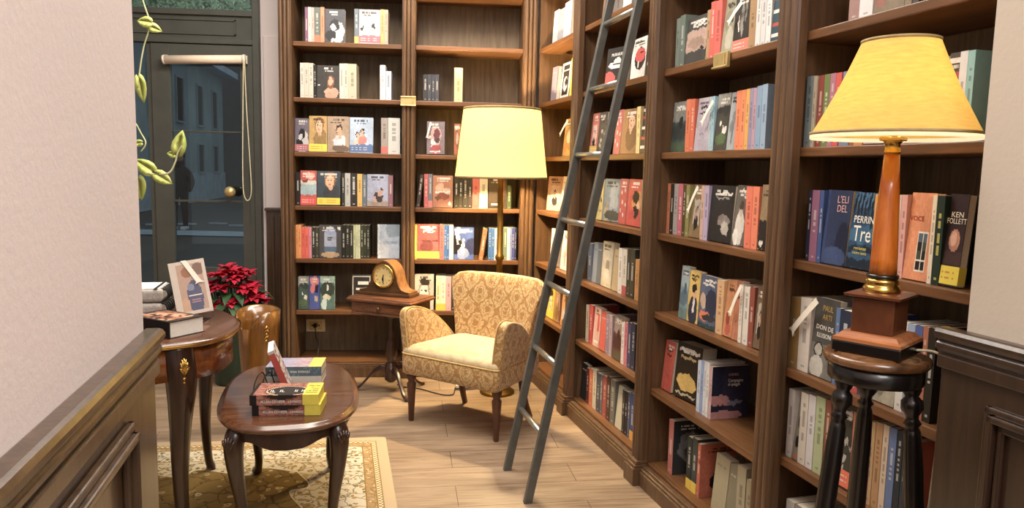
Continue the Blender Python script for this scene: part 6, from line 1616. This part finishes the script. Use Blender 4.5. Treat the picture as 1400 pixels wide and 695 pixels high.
mb = MB(); mb.loft(rings); so = mb.build('seat', M['seat'], ac, fix=True); box_uv(so)
mb = MB(); q = seat_ring(.997, .353); mb.tube(q+[q[0]], .004, 6); mb.build('piping', M['piping'], ac)
# back: curved padded slab
NXB, NZB = 16, 12
def back_pt(u, v, side):
    w = .215+.075*v**1.2
    z = .33+.395*v
    # rounded upper corners
    x = (2*u-1)
    zz = z-.035*max(0, abs(x)-.78)**2/.048*v if v > .8 else z
    y = .175+.085*v-.075*abs(x)**2.2*(.5+.5*v)
    th = .036*(1-.35*abs(x)**4)*(1-.45*v**6)
    return Vector((x*w, y+side*th, zz))
mb = MB(); vs = []; fs = []
for side in (-1, 1):
    for j in range(NZB+1):
        for i in range(NXB+1):
            vs.append(back_pt(i/NXB, j/NZB, side))
row = NXB+1; off = row*(NZB+1)
for j in range(NZB):
    for i in range(NXB):
        a_ = j*row+i
        fs.append((a_, a_+1, a_+row+1, a_+row)); fs.append((a_+off, a_+off+row, a_+off+row+1, a_+off+1))
def rimstrip(idx):
    for a_, b_ in zip(idx, idx[1:]): fs.append((b_, a_, a_+off, b_+off))
rimstrip([i for i in range(row)]); rimstrip([NZB*row+i for i in reversed(range(row))]); rimstrip([j*row for j in reversed(range(NZB+1))]); rimstrip([j*row+NXB for j in range(NZB+1)])
mb.add(vs, fs, smooth=True); so = mb.build('backrest', M['damask'], ac, fix=True); box_uv(so)
bv = so.modifiers.new('edge', 'BEVEL'); bv.width = .022; bv.segments = 4; bv.limit_method = 'ANGLE'; bv.angle_limit = .9
# arms: padded wings, high in front and sweeping down to the back
for sx in (-1, 1):
    ap = [(p.x, p.z) for p in smooth_path([(-.214, 0, .348), (-.216, 0, .42), (-.217, 0, .520), (-.208, 0, .556), (-.178, 0, .573), (-.13, 0, .570), (-.06, 0, .548), (.01, 0, .505), (.07, 0, .45), (.12, 0, .395), (.145, 0, .36)], 3)]
    poly = [(.145, .347)]+ap
    mb = MB(); n = len(poly); vs = []
    def xo(y, z, s): # flare outward with height; wing follows the seat's taper
        base = .264-.03*((y+.23)/.43)
        return sx*(base+.035*max(0, (z-.3)/.27)+s*.025)
    for s in (-1, 1): vs += [(xo(y, z, s), y, z) for y, z in poly]
    fs = [tuple(range(n)), tuple(reversed(range(n, 2*n)))]+[(i, i+n, (i+1) % n+n, (i+1) % n) for i in range(n)]
    mb.add(vs, fs); so = mb.build('armrest', M['damask'], ac, fix=True); box_uv(so)
    for p_ in so.data.polygons: p_.use_smooth = True
    bv = so.modifiers.new('edge', 'BEVEL'); bv.width = .016; bv.segments = 4; bv.limit_method = 'ANGLE'; bv.angle_limit = .9
    mb = MB(); mb.tube([(xo(y, z, -.75), y-.004 if y < -.2 else y, z+.003) for y, z in poly[1:]], .0035, 6); mb.build('piping', M['piping'], so)
for x, y in ((-.287, -.19), (.226, -.178)):
    x = math.copysign(.255, x)
    mb = MB(); mb.lathe([(.011, 0), (.013, .004), (.021, .15), (.024, .195), (.017, .205), (.018, .212), (.024, .222), (.024, .25)], 18, c=(x, y, 0)); mb.build('leg', M['chair_wood'], ac, fix=True)
for sx in (-1, 1):
    P = [(.195*sx, .14, .26), (.195*sx, .145, .18), (.200*sx, .165, .09), (.21*sx, .205, .0)]
    mb = MB(); mb.tube(smooth_path(P, 5), [.024-.0006*i for i in range(16)], 4); mb.build('leg', M['chair_wood'], ac, fix=True, bevel=.003)

# ------------------------------------------------------------------ floor lamp
FL = Vector((1.197, -.352, 0))
fl = thing('floor_lamp', 'brass floor lamp with a large glowing pale yellow drum shade behind the armchair', 'lamp', tuple(FL))
mb = MB(); mb.lathe([(.10, 0), (.10, .010), (.094, .016), (.05, .024), (.028, .04), (.018, .07), (.001, .075)], 32); mb.build('base', M['pole_brass'], fl, fix=True)
mb = MB(); mb.lathe([(.0165, .06), (.0165, .76), (.022, .765), (.026, .78), (.022, .795), (.0165, .80), (.0165, 1.20), (.02, 1.205), (.02, 1.26), (.012, 1.265), (.001, 1.27)], 18); mb.build('pole', M['pole_brass'], fl, fix=True)
def shade(name, prof, mat, parent, n=64, th=.002):
    mb = MB(); mb.lathe(prof+[(r-th, z) for r, z in reversed(prof)], n, cap=False); return mb.build(name, mat, parent, fix=True)
shade('lamp_shade', [(.255, 1.225), (.2335, 1.41), (.2125, 1.60)], M['shade_floor'], fl)
for r, z in ((.2555, 1.227), (.213, 1.598)):
    mb = MB()
    mb.lathe([(r-.003, z-.006), (r+.0015, z-.006), (r+.0015, z+.006), (r-.003, z+.006), (r-.003, z-.006)], 64, cap=False)
    mb.build('braid', M['shade_edge'], fl, fix=True)
mb = MB()
for k in range(3):
    a_ = k*2*PI/3; mb.tube([(0, 0, 1.45), (.2135*math.cos(a_), .2135*math.sin(a_), 1.57)], .002, 6)
mb.tube([(0, 0, 1.26), (0, 0, 1.46)], .004, 6); mb.build('shade_carrier', M['pole_brass'], fl)
mb = MB(); mb.lathe([(.001, 1.355), (.02, 1.36), (.03, 1.39), (.026, 1.42), (.013, 1.44), (.013, 1.446)], 18, c=(-.03, -.02, 0)); mb.build('bulb', M['bulb'], fl, fix=True)
mb = MB(); FLI = Matrix.Translation(-FL)
mb.tube([FLI @ p for p in smooth_path([(.62, -.20, .004), (.66, -.25, .004), (.757, -.293, .004), (.83, -.36, .004), (.9, -.41, .004), (.945, -.40, .004), (.955, -.33, .004), (.958, -.29, .01)], 6)], .0035, 6)
mb.tube([FLI @ p for p in smooth_path([(1.075, -.283, .006), (1.12, -.30, .004), (1.17, -.36, .006), (1.19, -.42, .01)], 6)], .0035, 6); mb.build('cord', M['cord_b'], fl)
ps = thing('power_strip', 'white power strip lying on the floor behind the armchair', 'power strip', (1.015, -.28, 0), .1)
mb = MB(); mb.box(-.055, -.025, 0, .055, .025, .032); mb.build('body', M['white'], ps, bevel=.006)
mb = MB()
for x in (-.03, .0, .03): mb.lathe([(.012, 0), (.012, .001)], 14, c=(x, 0, .0322))
mb.box(-.06, -.03, .010, .06, -.0255, .014); mb.build('socket_hole', M['dark_hole'], ps)

# ------------------------------------------------------------------ ladder
ld = thing('library_ladder', 'grey steel library ladder leaning against the long bookcase', 'ladder', (1.20, -1.615, 0))
lo_ = Vector((1.20, -1.615, 0)); LDIR = Vector((.985, .17, 0)).normalized(); LS = S_R.copy()
lean = Vector((LDIR.x*.2013, LDIR.y*.2013, 1)); lu = lean.normalized(); lw = (LDIR-lu*LDIR.dot(lu)).normalized()
for k, foot in enumerate((Vector((1.172, -1.457, 0)), Vector((1.227, -1.772, 0)))):
    mb = MB(); a_ = foot-lo_; b_ = a_+lean*2.36
    sgn = LS*.011
    vs = []
    for p, flat in ((a_, 1), (b_, 0)):
        for x, y in ((-1, -1), (1, -1), (1, 1), (-1, 1)):
            w_ = (LDIR*.0165 if flat else lw*.0162)*x
            vs.append(p+w_+sgn*y)
    mb.add(vs, [(3, 2, 1, 0), (4, 5, 6, 7), (0, 1, 5, 4), (1, 2, 6, 5), (2, 3, 7, 6), (3, 0, 4, 7)]); mb.build('rail', M['iron'], ld, bevel=.003, fix=True)
for k in range(1, 9):
    z = .267*k; c0 = Vector((1.172, -1.457, 0))-lo_+lean*z; c1 = Vector((1.227, -1.772, 0))-lo_+lean*z
    mb = MB(); mb.tube([c0-(c1-c0)*.02, c1+(c1-c0)*.02], .0115, 12); mb.build('rung', M['chrome'], ld)

# ------------------------------------------------------------------ stool and table lamp by the right wall
SC = Vector((1.817, -3.017, 0))
STZ = .897
sl = thing('plant_stool', 'black three-legged turned stool with a round brown top under the table lamp', 'stool', tuple(SC)); sl.scale = (.9728, .9728, 1.0112)
mb = MB(); mb.lathe([(.09, STZ-.024), (.104, STZ-.022), (.108, STZ-.014), (.105, STZ-.006), (.098, STZ-.003), (.092, STZ-.004), (.088, STZ), (.001, STZ)], 48); mb.build('seat', M['stool_top'], sl, fix=True)
mb = MB(); mb.lathe([(.094, STZ-.060), (.096, STZ-.056), (.096, STZ-.026), (.09, STZ-.024)], 40); mb.build('apron', M['ebony'], sl, fix=True)
for ang in (188.5, 68.5, -51.5):
    a_ = math.radians(ang); d = Vector((math.cos(a_), math.sin(a_), 0))
    t0 = d*.074+Vector((0, 0, STZ-.05)); t1 = d*.155
    ax = (t1-t0); L = ax.length
    prof = [(0, .018), (.02, .019), (.035, .013), (.045, .021), (.065, .022), (.08, .013), (.09, .012), (.10, .018), (.108, .012), (.118, .0155), (.13, .017), (.22, .0195), (.40, .021), (.60, .019), (.80, .016), (.92, .0135), (1., .0125)]
    mb = MB(); mb.tube([t0+ax*q for q, r in prof], [r for q, r in prof], 16); mb.build('leg', M['ebony'], sl)
lz = lambda z: 1.269+(z-1.269)*.956
tl = thing('table_lamp', 'turned orange-brown column table lamp with a glowing amber shade on the stool', 'lamp', (SC.x, SC.y, .9079), -.88); tl.scale = (.9728,)*3
B0 = STZ+.0005
def zz(z): return lz(z)-B0
def sq(h, z): return [(-h, -h, z), (h, -h, z), (h, h, z), (-h, h, z)]
mb = MB(); mb.loft([sq(.070, 0), sq(.070, .024)], smooth=False); mb.build('base', M['ebony'], tl, fix=True, bevel=.003)
mb = MB(); mb.loft([sq(.069, .024), sq(.069, .031), sq(.062, .034), sq(.056, .042), sq(.050, .043)], smooth=False); mb.build('base_moulding', M['lamp_slab'], tl, fix=True)
mb = MB(); mb.loft([sq(.043, .043), sq(.043, .117)], smooth=False); mb.build('block', M['lamp_block'], tl, fix=True, bevel=.002)
mb = MB(); mb.loft([sq(.044, .117), sq(.056, .120), sq(.057, .125), sq(.050, .128), sq(.042, .130)], smooth=False); mb.build('block_cap', M['lamp_block'], tl, fix=True)
mb = MB(); mb.lathe([(.037, .130), (.038, .136), (.034, .142), (.031, .146), (.034, .150), (.033, .155), (.030, .158)], 32); mb.build('brass_collar', M['brass'], tl, fix=True)
mb = MB(); mb.lathe([(.030, .158), (.032, .161), (.032, .165), (.029, .168)], 32); mb.build('black_ring', M['ebony'], tl, fix=True)
mb = MB(); mb.lathe([(.0275, .168), (.0265, .20), (.021, .33), (.015, zz(1.322))], 28); mb.build('column', M['column'], tl, fix=True)
z1 = zz(1.322)
mb = MB(); mb.lathe([(.016, z1), (.0175, z1+.003), (.015, z1+.006), (.0145, z1+.02), (.017, z1+.023), (.02, z1+.026)], 28); mb.loft([sq(.019, z1+.026), sq(.021, z1+.028), sq(.021, z1+.033), sq(.017, z1+.035)], smooth=False); mb.build('brass_capital', M['brass'], tl, fix=True)
s0, s1 = zz(1.362), zz(1.562)
prof = [(.162-(.162-.0735)*q-.004*math.sin(PI*q), s0+(s1-s0)*q) for q in [i/8 for i in range(9)]]
shade('lamp_shade', prof, M['shade_table'], tl)
mb = MB(); mb.lathe([(.1605, s0-.009), (.1635, s0-.009), (.1635, s0+.001), (.1605, s0+.001), (.1605, s0-.009)], 64, cap=False); mb.build('shade_trim', M['shade_trim'], tl, fix=True)
for r, z in ((.1635, s0+.002), (.0745, s1)):
    mb = MB()
    mb.lathe([(r-.002, z-.003), (r+.0012, z-.003), (r+.0012, z+.003), (r-.002, z+.003), (r-.002, z-.003)], 64, cap=False)
    mb.build('braid', M['shade_edge'], tl, fix=True)
mb = MB(); mb.tube([(0, 0, z1+.034), (0, 0, z1+.06)], .008, 10)
for k in range(3):
    a_ = k*2*PI/3; mb.tube([(0, 0, z1+.058), (.072*math.cos(a_), .072*math.sin(a_), s1-.01)], .0015, 5)
mb.build('shade_carrier', M['pole_brass'], tl)
mb = MB(); mb.lathe([(.012, z1+.06), (.014, z1+.075), (.026, z1+.10), (.028, z1+.12), (.02, z1+.14), (.001, z1+.148)], 18); mb.build('bulb', M['bulb'], tl, fix=True)
def W2L(o, pts):
    bpy.context.view_layer.update(); m = o.matrix_world.inverted(); return [m @ Vector(p) for p in pts]
mb = MB(); mb.tube(W2L(tl, smooth_path([(1.88, -3.05, .917), (1.905, -3.075, .919), (1.918, -3.087, .90), (1.918, -3.09, .82), (1.912, -3.09, .62), (1.90, -3.085, .3), (1.86, -3.06, .04), (1.80, -3.02, .005)], 6)), .0028, 6); mb.build('cord', M['cord_w'], tl)

# ------------------------------------------------------------------ light
def point(name, loc, col, watts, r):
    l = D.lights.new(name, 'POINT'); l.color = col; l.energy = watts; l.shadow_soft_size = r
    o = D.objects.new(name, l); COL.objects.link(o); o.location = loc; return o
def area(name, loc, rot, col, watts, sx, sy):
    l = D.lights.new(name, 'AREA'); l.shape = 'RECTANGLE'; l.size = sx; l.size_y = sy; l.color = col; l.energy = watts
    o = D.objects.new(name, l); COL.objects.link(o); o.location = loc; o.rotation_euler = rot; return o
point('floor_lamp_light', (FL.x-.03, FL.y-.02, 1.40), (1, .74, .40), 620, .035)
point('table_lamp_light', (SC.x, SC.y, .9079+(z1+.12)*.9728), (1, .80, .47), 20, .024)
area('added_back_wash', (.65, -.85, 2.85), (.25, 0, 0), (1, .91, .80), 42, 1.5, .3)  # added unseen area light, brightens the upper back bookcase
lc = CORNER+S_R*1.75-N_R*.85
area('added_long_wash', (lc.x, lc.y, 2.85), (0, 0, RROT), (1, .91, .80), 44, 2.4, .3)  # another added wash without a fitting, lifts the top of the long bookcase
area('ceiling_light', (.2, -1.9, 3.0), (0, 0, 0), (1, .90, .79), 45, 1.2, 1.2)
area('added_front_fill', (1.35, -5.2, 2.8), (0, -.15, 0), (1, .95, .93), 84, 1.0, 1.8)  # unseen fill added behind the camera, placed to favour the left wall
w = D.worlds.new('World'); bpy.context.scene.world = w; w.use_nodes = True
bg = w.node_tree.nodes.get('Background') or w.node_tree.nodes.new('ShaderNodeBackground')
bg.inputs[0].default_value = (1, .92, .85, 1); bg.inputs[1].default_value = .46

# lettering becomes plain meshes
bpy.context.view_layer.update()
dg = bpy.context.evaluated_depsgraph_get()
for o in LETTERS:
    me = D.meshes.new_from_object(o.evaluated_get(dg), depsgraph=dg)
    n = o.name; o.name = 'old'
    q = D.objects.new(n, me); COL.objects.link(q); q.parent = o.parent; q.location = o.location; q.rotation_euler = o.rotation_euler; q.scale = o.scale
for o in LETTERS: D.objects.remove(o)

# ------------------------------------------------------------------ camera
cam = D.cameras.new('camera'); co = D.objects.new('camera', cam); COL.objects.link(co)
yaw, pitch, roll = .0838, .1129, .021
f = Vector((math.sin(yaw)*math.cos(pitch), math.cos(yaw)*math.cos(pitch), -math.sin(pitch)))
rt = Vector((math.cos(yaw), -math.sin(yaw), 0)); up = rt.cross(f)
r2 = rt*math.cos(roll)+up*math.sin(roll); u2 = up*math.cos(roll)-rt*math.sin(roll)
mw = Matrix.Identity(4)
for i, v in enumerate((r2, u2, -f)):
    for j in range(3): mw[j][i] = v[j]
mw[0][3], mw[1][3], mw[2][3] = .9207, -4.4729, 1.269
co.matrix_world = mw
cam.sensor_fit = 'HORIZONTAL'; cam.sensor_width = 36; cam.lens = 1012.23/1400*36
cam.clip_start = .02; cam.clip_end = 200
sc = bpy.context.scene
sc.camera = co
sc.view_settings.view_transform = 'Standard'
sc.view_settings.look = 'None'
sc.view_settings.exposure = 0
sc.view_settings.gamma = 1
